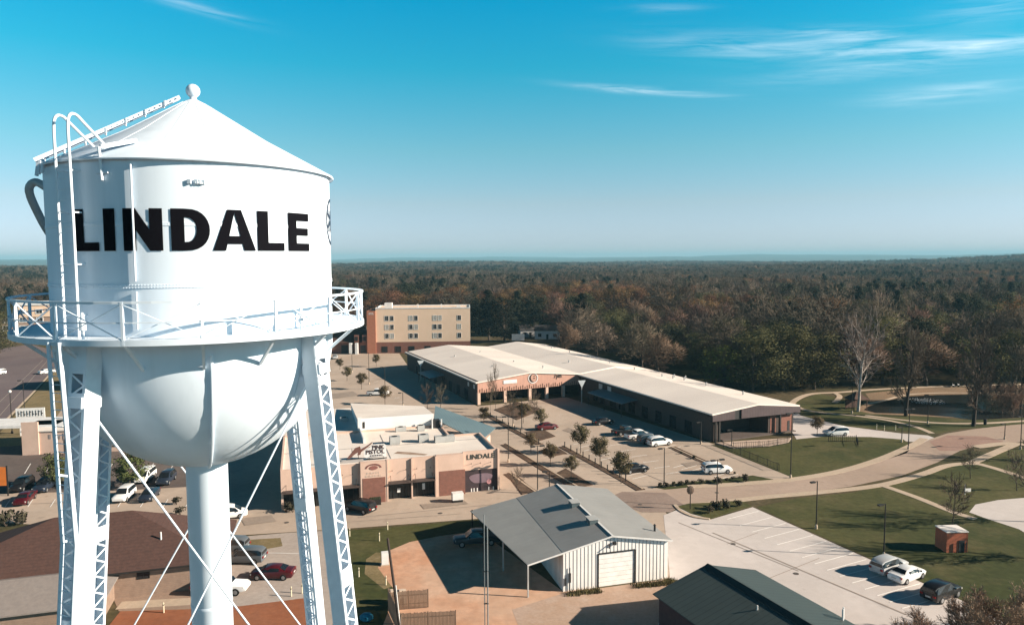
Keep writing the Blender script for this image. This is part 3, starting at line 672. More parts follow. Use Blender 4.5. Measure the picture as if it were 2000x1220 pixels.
m.box(8.5, 11.5, 1.4, 1.65, 5.6, 6.0); m.box(4, 8.5, 1.4, 1.6, 5.6, 5.85); m.box(.3, X1 - .3, 9.2, 9.3, 5.6, 5.7); m.box(7, 7.2, 2, DP - 1, 5.6, 5.75); m.box(15.5, 15.6, 2, 17, 5.6, 5.64)
m.build('roof_curb', mat('grey_flashing', (.36, .34, .33), .6), shop)
m = MB(); m.prism([(16.3, 4.6), (18.6, 3.2), (20.6, 2.2), (21.2, 2.6), (18.8, 4.6), (17.0, 5.6)], 5.602, 5.606); m.build('roof_stain', mat('rusty_ponding_stain', (.38, .27, .20), .9, (.25, .17, .125), .7), shop)
text('wall_sign', 'LINDALE', 1.05, mat('dark_green_letters', (.05, .055, .045), .7), shop, (28.75, -.06, 5.35), UPR, width=4.3, extrude=.03)
# round painted logo over the brick panel: ring, inner patch, broken lettering below
m = MB(); c0 = (12.75, 5.15)
for k in range(28):
    a0, a1 = math.pi * k / 27, math.pi * (k + .7) / 27
    m.wallpoly([(c0[0] + 1.15 * math.cos(a0), c0[1] + .62 * math.sin(a0)), (c0[0] + 1.15 * math.cos(a1), c0[1] + .62 * math.sin(a1)), (c0[0] + .9 * math.cos(a1), c0[1] + .42 * math.sin(a1)), (c0[0] + .9 * math.cos(a0), c0[1] + .42 * math.sin(a0))], -.6, -.55)
m.wallpoly([(c0[0] + .62 * math.cos(t), c0[1] + .02 + .3 * math.sin(t)) for t in [2 * math.pi * k / 14 for k in range(14)]], -.6, -.55)
m.build('logo', mat('faded_red_paint', (.25, .10, .085), .8), shop)
m = MB()   # the worn, unreadable strokes below the logo
for zz, x0, n_ in ((4.42, 11.75, 9), (4.0, 11.6, 11)):
    for k in range(n_): m.box(x0 + .21 * k, x0 + .21 * k + (.06 if k % 3 else .14), -.585, -.551, zz - .13, zz + .13)
m.build('faded_lettering', mat('pale_letters', (.62, .50, .42), .8), shop)
# three angled lamp brackets etc. on the facade
m = MB()
for x in (27.2, 28.6, 30.2, 8.4, 9.8, 15.4, 17.4, 19, 21): m.tube([(x, 0, 4.3), (x, -.45, 4.55), (x, -.6, 4.4)], .03, 5)
m.build_each('wall_lamp', BLACKM, shop)
# roof sign: white board, lettering and pistol silhouette
sg = thing('roof_sign', 'white board shop sign with dark capitals and brown pistol outline on the flat roof', 'sign', (0, 0, 0))
sg.location = Vector((*SO, 5.6)) + Matrix.Rotation(R(SAZ), 3, 'Z') @ Vector((0, 2.0, 0)); sg.rotation_euler = (0, 0, R(SAZ))
m = MB(); m.wallpoly([(12.0, .35), (14.9, .35), (14.9, 2.0), (14.6, 2.3), (12.9, 2.3), (12.5, 1.9), (11.7, 1.5), (11.6, .7)], 0, .12); board = m.build('board', TRIM, sg)
DKR = mat('dark_brown_letters', (.05, .022, .02), .7)
text('lettering', 'PINK', .85, DKR, board, (13.7, -.02, 1.83), UPR, bold=.02, width=1.75); text('lettering', 'PISTOL', .85, DKR, board, (13.25, -.02, 1.18), UPR, bold=.02, width=2.7); m = MB(); [m.box(12.5 + .17 * k, 12.5 + .17 * k + (.05 if k % 2 else .11), -.03, -.001, .56, .76) for k in range(11)]; m.box(12.2, 14.6, -.03, -.001, .42, .46); m.build('small_lettering', DKR, board)
m = MB(); m.wallpoly([(9.2, .55), (10.4, 2.0), (11.1, 2.2), (11.2, 1.75), (12.0, 2.15), (12.9, 2.75), (12.75, 2.45), (11.9, 1.8), (11.25, 1.35), (11.1, .95), (10.7, .9), (10.75, 1.35), (10.2, 1.0), (9.6, .5)], -.12, .0)
m.build('pistol_outline', mat('rust_brown_paint', (.16, .075, .06), .7), sg)
m = MB()
for x in (9.9, 10.8, 12.4, 14.4): m.box(x, x + .08, .12, .2, 0, 1.9)
m.box(9.1, 11.4, .02, .12, 0.02, .4); m.box(11.9, 15, .02, .1, .1, .22); m.build('sign_frame', BLACKM, sg)
def ac_unit(label, px, py, z, s=(1.6, 1.3, 1.2), rz=SAZ):
    g = G(px, py, z); t = thing('air_conditioner', label, 'air conditioner', (g.x, g.y, z - .005), rz, 'rooftop units on the white flat roofs')
    a, b_, c = s; m = MB(); m.box(-a / 2, a / 2, -b_ / 2, b_ / 2, .12, c); m.box(-a / 2 + .05, a / 2 - .05, -b_ / 2 + .05, b_ / 2 - .05, 0, .12); m.build('casing', HVAC, t)
    m = MB(); m.lathe([(.01, c + .05), (.42, c + .06), (.42, c)], 16); m.build('fan_guard', DARKM, t)
    m = MB(); m.box(-a / 2 - .012, -a / 2 - .001, -b_ / 2 + .12, b_ / 2 - .12, .3, c - .15); m.build('grille', DARKM, t)
for a in (('boxy grey rooftop unit nearest the sign on the white roof', 771, 866, 5.6), ('middle boxy grey rooftop unit on the white roof behind the shop sign', 827, 862, 5.6), ('wide grey rooftop unit at the back corner of the white roof', 868, 862, 5.6, (3.2, 1.2, 1.0)), ('small dark unit on far side of the white roof', 672, 823, 5.6, (1.4, 1.0, .8)), ('low pair of units under the raised white wall', 783, 842, 5.6, (1.8, .8, .8)), ('small unit beside the porch of the raised white block', 822, 841, 5.6, (1.2, .9, 1.0))): ac_unit(*a)
# raised white block and blue metal roof behind
sb = thing('shop_annex', 'raised white block with sloped white roof and blue-grey metal lean-to behind the shop roof', 'shop', (*SO, 0), SAZ)
m = MB(); m.box(12.2, 25.2, DP + .01, DP + .3, 0, 7.9); m.box(12.2, 12.5, DP + .3, 38, 0, 7.0); m.box(24.9, 25.2, DP + .3, 31, 0, 7.0); m.box(12.5, 24.9, 30.7, 31, 0, 6.8); m.box(0, 12.2, DP + .05, 40, 0, 5.7); m.build('wall', WHITEW, sb)
m = MB(); m.hexa([(12.1, DP + .3, 7.6), (25.3, DP + .3, 7.6), (25.3, 31.3, 6.9), (12.1, 38.3, 6.9), (12.1, DP + .3, 7.75), (25.3, DP + .3, 7.75), (25.3, 31.3, 7.05), (12.1, 38.3, 7.05)]); m.box(-.1, 12.1, DP + .02, 40.1, 5.705, 5.8); m.build('roof', ROOFW, sb)
m = MB(); q = [(25.25, DP + .02, 7.0), (31.6, 12.4, 4.2), (37, 22, 4.0), (27.5, 31, 6.9)]
m.add(q + [(x, y, z + .12) for x, y, z in q], [(4, 5, 6), (4, 6, 7), (2, 1, 0), (3, 2, 0), (0, 1, 5, 4), (1, 2, 6, 5), (2, 3, 7, 6), (3, 0, 4, 7)])
m.build('lean_to_roof', mat('blue_grey_metal_roof', (.11, .16, .18), .55, (.09, .135, .155), .2, wave=(0, 1.8, 0, .7, .12)), sb)
m = MB(); m.prism([(25.3, DP + .5), (31.2, 13.2), (36, 22), (27.6, 30)], 0, 2.9); m.build('lean_to_wall', TANWALL, sb)
m = MB(); m.box(12.35, 12.55, 12, DP + .2, 5.6, 6.4); m.box(12.1, 12.7, DP - .25, DP + .02, 5.6, 8.2); m.box(24.6, 24.8, DP - 1.5, DP - 1.3, 5.6, 7.6); m.box(26.2, 26.4, DP - 1.6, DP - 1.4, 4.4, 7.2); m.build_each('post', TRIM, sb)
part_box(sb, 'door', DARKM, 24.83, 26.1, DP - 1.2, DP + .02, 5.61, 7.0)
part_box(sb, 'wall_vent', DARKM, 12.9, 13.3, DP - .05, DP + .02, 6.2, 7.3)

# ---------------------------------------------------------------- long metal-roofed hall
MO, MAZ = (38.0, 134.7), 24.0
hall = thing('market_hall', 'long brown brick hall with wide pale metal roof and gabled wing', 'hall', (*MO, 0), MAZ)
m = MB()
m.box(0, .4, 0, 51.6, 0, 5.5); m.box(20.2, 20.6, 5, 113, 0, 5.4); m.box(-27.9, -27.5, 51.6, 113, 0, 5.7); m.box(-27.5, 20.2, 112.6, 113, 0, 5.5)
m.box(.4, 2.0, 0, .4, 0, 4.0); m.box(2.0, 14, 5.2, 5.6, 0, 5.4); m.box(1.6, 2.0, .4, 5.2, 0, 5.4); m.box(14, 14.4, 0, 5.2, 0, 5.4); m.box(14.4, 20.6, 0, .4, 0, 4.0); m.box(20.2, 20.6, .4, 5, 0, 4.0)
m.build('brick_wall', BRICKB, hall)
m = MB(); m.wallpoly([(-27.9, 2.9), (-1.0, 2.9), (0, 2.9), (0, 5.6), (-14, 7.0), (-27.9, 5.6)], 51.2, 51.6); m.build('gable_wall', mat('dusty_pink_siding', (.50, .29, .225), .9, (.44, .255, .20), .6, wave=(0, 1.2, 0, .9, .1)), hall)
m = MB(); m.box(-27.5, 0, 56, 56.3, 0, 2.9); m.build('entrance_front', DARKGL, hall)
m = MB()
for x in (-27.9, -21, -14.3, -9.6, -4.9): m.box(x, x + .7, 51.22, 51.9, 0, 2.9)
m.build_each('entrance_column', TANWALL, hall)
m = MB()
for k in range(46): m.box(-27.4 + .6 * k, -27.25 + .6 * k, 51.12, 51.2, 2.95, 3.75 + .25 * math.sin(k * 2.1))
m.build('creeper', mat('brown_vine', (.17, .085, .06), .9, (.24, .14, .10), 3), hall)
m = MB()
prof = [(-28.5, 5.55), (-14, 7.05), (-.3, 5.75), (0, 5.75), (10.5, 6.85), (21.3, 5.35)]
def roofslab(mb, prof, y0, y1, th=.28):
    n = len(prof); vs = [(x, y, z + d) for y in (y0, y1) for d in (0, -th) for x, z in prof]
    fs = []
    for i in range(n - 1):
        fs += [(i, i + 1, 2 * n + i + 1, 2 * n + i), (n + i + 1, n + i, 3 * n + i, 3 * n + i + 1), (i + 1, i, n + i, n + i + 1), (2 * n + i, 2 * n + i + 1, 3 * n + i + 1, 3 * n + i)]
    fs += [(0, 2 * n, 3 * n, n), (n - 1, 2 * n - 1, 4 * n - 1, 3 * n - 1)]
    mb.add(vs, fs)
roofslab(m, prof, 50.9, 113.6); roofslab(m, [(-.7, 5.55), (10.5, 6.55), (21.3, 5.35)], -1.0, 50.9)
hr = m.build('roof', ROOFM, hall)
m = MB()
for y in (10, 22, 30, 31.5, 33, 34.5, 36, 48, 60, 74, 85, 97): m.lathe([(.16, 0), (.16, .55), (.26, .6), (.02, .8)], 8, c=(14.5 + (y % 4), y, 6.0))
for x, y in ((-18, 66), (-9, 72), (-6, 60), (-20, 90), (-10, 95), (5, 66)): m.lathe([(.2, 0), (.2, .5), (.3, .55), (.02, .8)], 8, c=(x, y, 6.2))
m.build_each('roof_vent', HVAC, hr)
FASC = mat('dark_corrugated_fascia', (.085, .062, .066), .7, (.07, .05, .055), .8, wave=(0, 2.5, 0, .7, .25))
m = MB(); m.wallpoly([(-.75, 4.1), (4.6, 4.1), (4.6, 5.72), (-.75, 5.26)], -1.15, -1.0); m.wallpoly([(6.2, 4.1), (21.3, 3.9), (21.3, 5.06), (10.5, 6.27), (6.2, 5.86)], -1.15, -1.0); m.build('fascia', FASC, hall)
m = MB(); m.wallpoly([(4.6, 4.1), (6.2, 4.1), (6.2, 5.86), (4.6, 5.72)], -.9, -.8); m.box(-.7, 21.2, -1.0, .0, 4.02, 4.1); m.box(2, 20.6, 0.02, 5.1, 4.02, 4.1); m.build('soffit', DARKM, hall)
m = MB(); m.box(16.2, 16.55, -.9, -.55, .2, 4.02); m.box(1.0, 1.35, -.9, -.55, 0, 4.02); m.box(.1, .45, -.95, -.6, 0, 4.02); m.build_each('porch_post', BLACKM, hall); part_box(hall, 'porch_floor', MATS['dark_asphalt'], 2.0, 14, -.9, 5.2, .02, .22); part_box(hall, 'porch_floor', MATS['dark_asphalt'], 14.0, 20.5, -.9, -.12, .02, .21)
m = MB(); m.box(16.8, 20.3, -.05, -.01, .1, 3.6); m.box(14.5, 16.0, -.05, -.01, .1, 3.6); m.build_each('brick_panel', BRICK, hall)
part_box(hall, 'door', DARKM, 19.0, 19.6, -.09, -.052, .2, 2.2)
m = MB(); m.box(-.72, -.5, 0, 50.8, 4.9, 5.3); m.box(-28.5, -28.3, 51, 113, 4.9, 5.3); m.build_each('gutter', BLACKM, hall)
m = MB()
for y in (6, 11, 16, 21, 39, 42): m.box(-.04, -.001, y, y + 2.2, .1, 2.6)
for y in (26, 30, 34): m.box(-.04, -.001, y, y + 2.6, .1, 2.7)
for y in (58, 64, 70, 76, 83, 89, 95, 101): m.box(-27.945, -27.901, y, y + 2.4, .1, 2.7)
m.build_each('shop_window', DARKGL, hall)
m = MB()
for y in (36, 40): m.box(-.06, -.001, y, y + 1.6, 3.4, 4.7)
for y in (53, 57): m.box(-27.96, -27.901, y, y + 1.0, 3.6, 4.9)
m.build_each('wall_board', HVAC, hall)
AWN = mat('pale_blue_metal_awning', (.20, .225, .23), .5, wave=(1, 2, 0, .85, .1))
m = MB()
for x1, y0, y1 in ((0, 25, 40), (-27.9, 76, 87)):
    m.hexa([(x1 - 4.2, y0, 2.95), (x1 - .01, y0, 3.5), (x1 - .01, y1, 3.5), (x1 - 4.2, y1, 2.95), (x1 - 4.2, y0, 3.07), (x1 - .01, y0, 3.62), (x1 - .01, y1, 3.62), (x1 - 4.2, y1, 3.07)])
m.build_each('awning', AWN, hall)
m = MB()
for x1, y0, y1 in ((0, 25, 40), (-27.9, 76, 87)):
    for y in (y0 + .3, (y0 + y1) / 2, y1 - .3): m.box(x1 - 4.1, x1 - 3.98, y, y + .12, 0, 2.95)
m.build_each('awning_post', BLACKM, hall)
# signs on the pink gable
m = MB(); c0 = (-13.2, 5.45)
for k in range(30):
    a0, a1 = 2 * math.pi * k / 30, 2 * math.pi * (k + 1) / 30
    for ro, ri in ((1.35, 1.17),): m.wallpoly([(c0[0] + ro * math.cos(a0), c0[1] + ro * .95 * math.sin(a0)), (c0[0] + ro * math.cos(a1), c0[1] + ro * .95 * math.sin(a1)), (c0[0] + ri * math.cos(a1), c0[1] + ri * .95 * math.sin(a1)), (c0[0] + ri * math.cos(a0), c0[1] + ri * .95 * math.sin(a0))], 51.1, 51.19)
rs = m.build('round_sign', TRIM, hall)
m = MB()
for k in range(14):
    a0, a1 = R(100) + R(190) * k / 14, R(100) + R(190) * (k + 1) / 14
    wd = .42 * math.sin(math.pi * (k + .5) / 14) + .06
    m.wallpoly([(c0[0] + 1.05 * math.cos(a0), c0[1] + math.sin(a0)), (c0[0] + (1.05 - wd) * math.cos(a0), c0[1] + (1 - wd) * math.sin(a0)), (c0[0] + (1.05 - wd) * math.cos(a1), c0[1] + (1 - wd) * math.sin(a1)), (c0[0] + 1.05 * math.cos(a1), c0[1] + math.sin(a1))], 51.12, 51.19)
m.box(c0[0] + .1, c0[0] + .55, 51.12, 51.19, c0[1] - .15, c0[1] + .05); m.box(c0[0] + .2, c0[0] + .5, 51.12, 51.19, c0[1] + .4, c0[1] + .6); m.build('round_sign_letter', BLACKM, rs)
text('gable_lettering', '7pm', 1.5, BLACKM, hall, (-6.3, 51.15, 5.5), UPR, bold=.02, width=2.2); 
part_box(hall, 'banner', TRIM, -21.2, -17.6, 51.08, 51.19, 4.6, 5.5)

# ---------------------------------------------------------------- hotel
HO = (-50.7, 265.6)
hotel = thing('hotel', 'four-storey cream stucco hotel with brick base and brick corner tower', 'hotel', (*HO, 0), 4.0)
part_box(hotel, 'upper_wall', CREAM, 0, 35, .0, 16, 4.2, 16.6)
part_box(hotel, 'brick_base', BRICK, -.05, 35.05, -.05, 16.05, 0, 4.2)
part_box(hotel, 'brick_tower', mat('orange_brick', (.38, .155, .095), .9, (.33, .135, .085), 1.5), -3.2, 0, -.6, 12, 0, 15.9)
m = MB(); m.box(-.1, 35.1, -.1, .25, 16.6, 17.0); m.box(-.1, .25, .25, 15.7, 16.6, 17.0); m.box(34.75, 35.1, .25, 15.7, 16.6, 17.0); m.box(-.1, 35.1, 15.7, 16.1, 16.6, 17.0); m.build('parapet', TRIM, hotel)
m = MB(); m.box(3, 5.8, 3, 6, 16.6, 18.6); m.box(15, 15.5, 6, 6.5, 16.6, 17.9); m.box(24, 24.4, 5, 5.4, 16.6, 18); m.box(30, 31.5, 6, 7, 16.6, 17.5); m.build_each('roof_unit', TRIM, hotel)
for x in (5.0, 13.9, 22.8, 31.0):
    for z in (5.6, 8.9, 12.2):
        for dx in ((-.95, .95) if x < 30 else (0,)): window(hotel, x + dx, z, 1.25, 1.75, 0, fr=.12, pr=.08, gm=DARKGL if (int(x * 3 + z * 7 + dx * 2) % 5) > 1 else mat('drawn_pale_curtain', (.42, .40, .36), .5))
m = MB(); m.box(35.0, 35.06, 2, 14, 4.3, 16.4); m.build('end_trim', TRIM, hotel)
m = MB()
for x in (2, 7, 12, 18, 24, 29): m.box(x, x + 2.2, -.12, -.06, .4, 2.6)
m.build_each('ground_window', DARKGL, hotel)
text('tower_lettering', 'm', 1.6, TRIM, hotel, (-1.6, -.63, 15.0), UPR, width=1.6)
hw = thing('hotel_wing', 'low brick wing with steep brown roof and porch left of the cream hotel', 'hotel', (*HO, 0), 4.0)
m = MB(); m.box(-17, -3.3, 1.0, 12, 0, 4.2); m.build('wall', BRICK, hw)
m = MB(); m.hexa([(-18, 0, 4.2), (-3.3, 0, 4.2), (-3.3, 12.5, 4.2), (-18, 12.5, 4.2), (-15.5, 5, 8.2), (-3.3, 5, 8.2), (-3.3, 7.5, 8.2), (-15.5, 7.5, 8.2)]); m.build('roof', BROWNROOF, hw)
for x in (-8, -5): part_box(hw, 'dormer', BRICK, x, x + 1.6, -.3, 4, 4.3, 7.0)
for x in (-7.75, -4.75): part_box(hw, 'window', DARKGL, x, x + 1.1, -.36, -.302, 4.8, 6.4)
m = MB(); m.box(-9.8, -8.8, -1.5, .9, 0, 4.1); m.box(-7.6, -6.6, -1.5, .9, 0, 4.1); m.build_each('porch_pier', TRIM, hw)
m = MB(); m.box(-13, -10.4, .9, .98, .2, 3.2); m.box(-6, -4, .9, .98, .2, 3.0); m.build_each('door', DARKM, hw)

# ---------------------------------------------------------------- barn with lean-to
BO, BAZ = (5.25, 73.1), 15.2
barn = thing('metal_barn', 'white ribbed metal barn with grey gable roof, open lean-to and white roller door', 'barn', (*BO, 0), BAZ)
WM = mat('white_ribbed_metal', (.82, .80, .78), .6, (.76, .74, .72), .8)
BL = 17.5
m = MB(); m.wallpoly([(0, 0), (4.0, 0), (4.0, 3.6), (8.15, 3.6), (8.15, 0), (12.1, 0), (12.1, 4.35), (5.4, 5.55), (0, 4.3)], 0, .12)
m.box(0, .12, .12, BL, 0, 4.25); m.box(11.98, 12.1, .12, BL, 0, 4.3); m.wallpoly([(0, 0), (12.1, 0), (12.1, 4.35), (5.4, 5.55), (0, 4.3)], BL, BL + .12); wl = m.build('wall', WM, barn)
m = MB()
xk = .28
while xk < 12.0:
    zt = (4.3 + 1.25 * xk / 5.4 if xk < 5.4 else 5.55 - 1.2 * (xk - 5.4) / 6.7) - .05
    if 3.85 < xk < 8.3: m.box(xk, xk + .045, -.03, -.001, 3.75, zt)
    else: m.box(xk, xk + .045, -.03, -.001, .05, zt)
    xk += .42
for k in range(40): m.box(-.045, -.001, .3 + .43 * k, .37 + .43 * k, .05, 4.1); m.box(12.101, 12.145, .3 + .43 * k, .37 + .43 * k, .05, 4.2)
m.build('wall_rib', mat('grey_ribs', (.36, .36, .36), .6), wl)
GR = mat('grey_metal_roof', (.285, .285, .28), .65, (.25, .25, .245), .35, wave=(1, 1.1, 0, .93, .08), detail=8)
def slab(mb, q, th=.09): mb.hexa([(x, y, z - th) for x, y, z in q] + list(q))
m = MB(); slab(m, [(-2.7 + 2.6, -.35, 4.32), (5.4, -.35, 5.62), (5.4, BL + .4, 5.62), (-.1, BL + .4, 4.32)]); slab(m, [(5.4, -.35, 5.62), (12.45, -.35, 4.36), (12.45, BL + .4, 4.36), (5.4, BL + .4, 5.62)]); m.build('roof', GR, barn)
m = MB(); slab(m, [(-4.0, -.35, 3.58), (-.105, -.35, 4.3), (-.105, BL + .4, 4.3), (-4.0 - 2.2, BL + .4, 3.2)]); m.build('lean_to_roof', mat('lighter_grey_metal_roof', (.33, .33, .32), .65, (.29, .29, .28), .35, wave=(1, 1.1, 0, .93, .08)), barn)
m = MB(); m.bar((-4.02, -.37, 3.5), (5.4, -.37, 5.56), .06, .16); m.bar((5.4, -.37, 5.56), (12.45, -.37, 4.3), .06, .16); m.box(5.3, 5.5, -.36, BL + .4, 5.63, 5.68); m.build('roof_trim', TRIM, barn)
for x, y in ((-3.9, -.2), (-4.8, 6.6), (-6.0, BL + .1)):
    part_box(barn, 'lean_to_post', BLACKM if y > 10 else HVAC, x - .07, x + .07, y, y + .14, 0, 3.35)
for y in (3.6, 9.4):
    m = MB(); m.box(4.4, 5.4, y, y + 1.2, 5.38, 5.98); vv = m.build('ridge_vent', mat('dark_teal_metal', (.10, .13, .14), .5), barn); part_box(vv, 'cap', HVAC, 4.3, 5.5, y - .1, y + 1.3, 5.98, 6.05)
m = MB(); m.box(4.05, 8.1, .04, .1, .02, 3.58); dr = m.build('roller_door', mat('white_door', (.86, .84, .82), .6), barn)
m = MB(); [m.box(4.06, 8.09, .02, .04, z, z + .02) for z in [.5 * k for k in range(1, 7)]]; m.build('door_seam', HVAC, dr)
m = MB(); m.box(3.86, 4.0, -.06, -.001, 0, 3.7); m.box(8.15, 8.3, -.06, -.001, 0, 3.7); m.box(4.0, 8.15, -.06, -.001, 3.6, 3.74); m.build('door_frame', BLACKM, barn)
m = MB(); m.box(.6, .8, -.2, -.05, 1.0, 2.0); m.tube([(.7, -.12, 0), (.7, -.12, 2.6)], .04, 6); m.box(.15, .3, -.15, -.05, .7, 1.5); m.build('meter', DARKM, barn)
m = MB(); m.tube([(5.2, -.05, 4.6), (5.0, -.5, 4.35)], .07, 6); m.box(5.6, 5.9, -.35, -.05, 4.55, 4.85); m.build('flood_lamp', DARKM, barn)
m = MB(); m.lathe([(.12, 0), (.12, .7), (.18, .75), (.02, .9)], 10, c=(11.6, 2.2, 4.45)); m.build('flue', DARKM, barn)

# ---------------------------------------------------------------- green-roofed shed, lower right
go = G(1282, 1228); GAZ = 24.0
shed = thing('green_roofed_shed', 'dark green ribbed metal roof shed with maroon brick wall', 'shed', (go.x, go.y, 0), GAZ)
GRN = mat('dark_green_metal_roof', (.060, .076, .072), .45, (.052, .066, .063), .3, wave=(1, 1.5, 0, .72, .14))
GRL = MATS['dark_green_metal_roof']
LN = -34
m = MB(); m.box(.2, 11.8, LN, -.1, 0, 3.3); m.wallpoly([(.2, 3.3), (11.8, 3.3), (6, 4.85)], -.4, -.1); m.build('brick_wall', mat('maroon_brick', (.10, .05, .048), .9, (.08, .04, .04), 2, wave=(2, 5, 0, .8, .1)), shed)
m = MB(); slab(m, [(-.25, LN, 3.4), (6, LN, 5.08), (6, .3, 5.08), (-.25, .3, 3.4)]); slab(m, [(6, LN, 5.08), (12.25, LN, 3.4), (12.25, .3, 3.4), (6, .3, 5.08)]); rf = m.build('roof', GRN, shed)
m = MB(); slab(m, [(5.45, LN, 5.02), (6.0, LN, 5.3), (6.0, .1, 5.3), (5.45, .1, 5.02)], .05); slab(m, [(6.0, LN, 5.3), (6.55, LN, 5.02), (6.55, .1, 5.02), (6.0, .1, 5.3)], .05); m.build('ridge_cap', mat('dark_ridge_metal', (.02, .028, .028), .5), rf)
m = MB()
for x, y in ((4.6, -8.2), (2.0, -12)): m.tube([(x, y, 3.4), (x, y, 5.1)], .06, 8)
m.tube([(11.6, -11, 3.3), (11.6, -11, 4.6)], .08, 8); m.tube([(11.9, -10.8, 3.3), (11.9, -10.8, 4.6)], .08, 8); m.build_each('vent_pipe', TRIM, rf)

# ---------------------------------------------------------------- brown hip-roofed house and grey-roofed house, lower left
fr = G(442, 1094, 3); hd = (G(442, 1094, 3) - G(0, 1144, 3)); HAZ = math.degrees(math.atan2(hd.y, hd.x))
house = thing('brown_roof_house', 'low tan brick house under a wide brown shingle hip roof', 'house', (fr.x, fr.y, 0), HAZ)
W_, D_, RH = 31.0, 12.6, 4.4
m = MB(); m.box(-W_ + .6, -.6, .6, D_ - .6, 0, 2.95); m.build('brick_wall', mat('tan_brick', (.27, .19, .145), .9, (.22, .155, .12), 2, wave=(2, 5, 0, .8, .1)), house)
m = MB(); v = [(-W_, 0, 3), (0, 0, 3), (0, D_, 3), (-W_, D_, 3), (-W_ + 13.2, D_ / 2, 3 + RH), (-10.2, D_ / 2, 3 + RH)]
v += [(x, y, 2.82) for x, y, z in v[:4]]
m.add(v, [(0, 1, 5, 4), (1, 2, 5), (2, 3, 4, 5), (3, 0, 4), (6, 9, 8, 7), (0, 6, 7, 1), (1, 7, 8, 2), (2, 8, 9, 3), (3, 9, 6, 0)]); rf = m.build('roof', BROWNROOF, house)
m = MB()
for x, y in ((-23.5, 3.2), (-25, 2.0), (-6.8, 2.9)): m.tube([(x, y, 3.6), (x, y, 3 + RH * y / 6.3 + .8)], .09, 8)
m.build_each('vent_pipe', TRIM, rf)
m = MB(); m.box(-W_, 0, -.12, -.002, 2.84, 3.0); m.build('gutter', BLACKM, house)
for x in (-28.5, -24.5, -8.2, -1.8): window(house, x, 1.9, 1.1, .6, .6, fm=BLACKM)
gh = G(110, 1160); gho = thing('grey_roof_house', 'low house under a plain grey shingle roof below the brown hip roof', 'house', (gh.x, gh.y, 0), HAZ)
GS = mat('grey_shingle', (.235, .205, .19), .95, (.20, .175, .165), 2.5, bump=.2)
m = MB(); m.box(-15, 6.2, -9, -.5, 0, 2.5); m.build('wall', MATS['tan_brick'], gho)
m = MB(); v = [(-15.5, -9.5, 2.5), (6.7, -9.5, 2.5), (6.7, 0, 2.5), (-15.5, 0, 2.5), (-11, -4.7, 4.0), (2.2, -4.7, 4.0)]; v += [(x, y, 2.36) for x, y, z in v[:4]]
m.add(v, [(0, 1, 5, 4), (1, 2, 5), (2, 3, 4, 5), (3, 0, 4), (6, 9, 8, 7), (0, 6, 7, 1), (1, 7, 8, 2), (2, 8, 9, 3), (3, 9, 6, 0)]); rf = m.build('roof', GS, gho)
m = MB(); m.tube([(-4.5, -2.5, 3.0), (-4.5, -2.5, 4.0)], .1, 8); m.tube([(2, -1.6, 2.9), (2, -1.6, 4.0)], .08, 8); m.build_each('vent_pipe', TRIM, rf)

# ---------------------------------------------------------------- petrol station canopies and kiosk on the left
for lab, px, sz in (('large flat white canopy on slim posts beside the dark car park', (48, 868), (15, 7)), ('smaller flat white canopy beside the kiosk', (100, 872), (7, 6))):
    g = G(*px); t = thing('canopy', lab, 'canopy', (g.x, g.y, 0), 8)
    a, b_ = sz; m = MB(); m.box(-a / 2, a / 2, -b_ / 2, b_ / 2, 4.0, 4.5); m.build('roof', TRIM, t)
    for x in (-a / 2 + 1, a / 2 - 1): part_box(t, 'post', TRIM, x - .15, x + .15, -b_ / 2 + 1, -b_ / 2 + 1.3, 0, 4.0)
g = G(150, 884); t = thing('kiosk', 'tan kiosk with rough painted wall behind the tower ladder', 'kiosk', (g.x, g.y, 0), 8)
m = MB(); m.box(-9, 12, 0, 9, 0, 4.2); m.box(-9.0, -6.2, -.3, 0, 0, 6.0); m.build('wall', TANWALL, t); part_box(t, 'door', DARKM, -2, 2.5, -.06, -.002, 0, 2.6); part_box(t, 'window', DARKGL, 4, 9, -.06, -.002, .9, 2.6); part_box(t, 'roof', ROOFW, -9.2, 12.2, -.2, 9.2, 4.2, 4.4)
m = MB()
for k in range(18): m.box(-4.6 + .8 * k, -4.2 + .8 * k, -.05, -.002, 2.8 + .3 * math.sin(k * 1.7), 3.6 + .3 * math.sin(k * 2.3))
m.build('painted_lettering', mat('faded_grey_letters', (.28, .24, .23), .8), t)

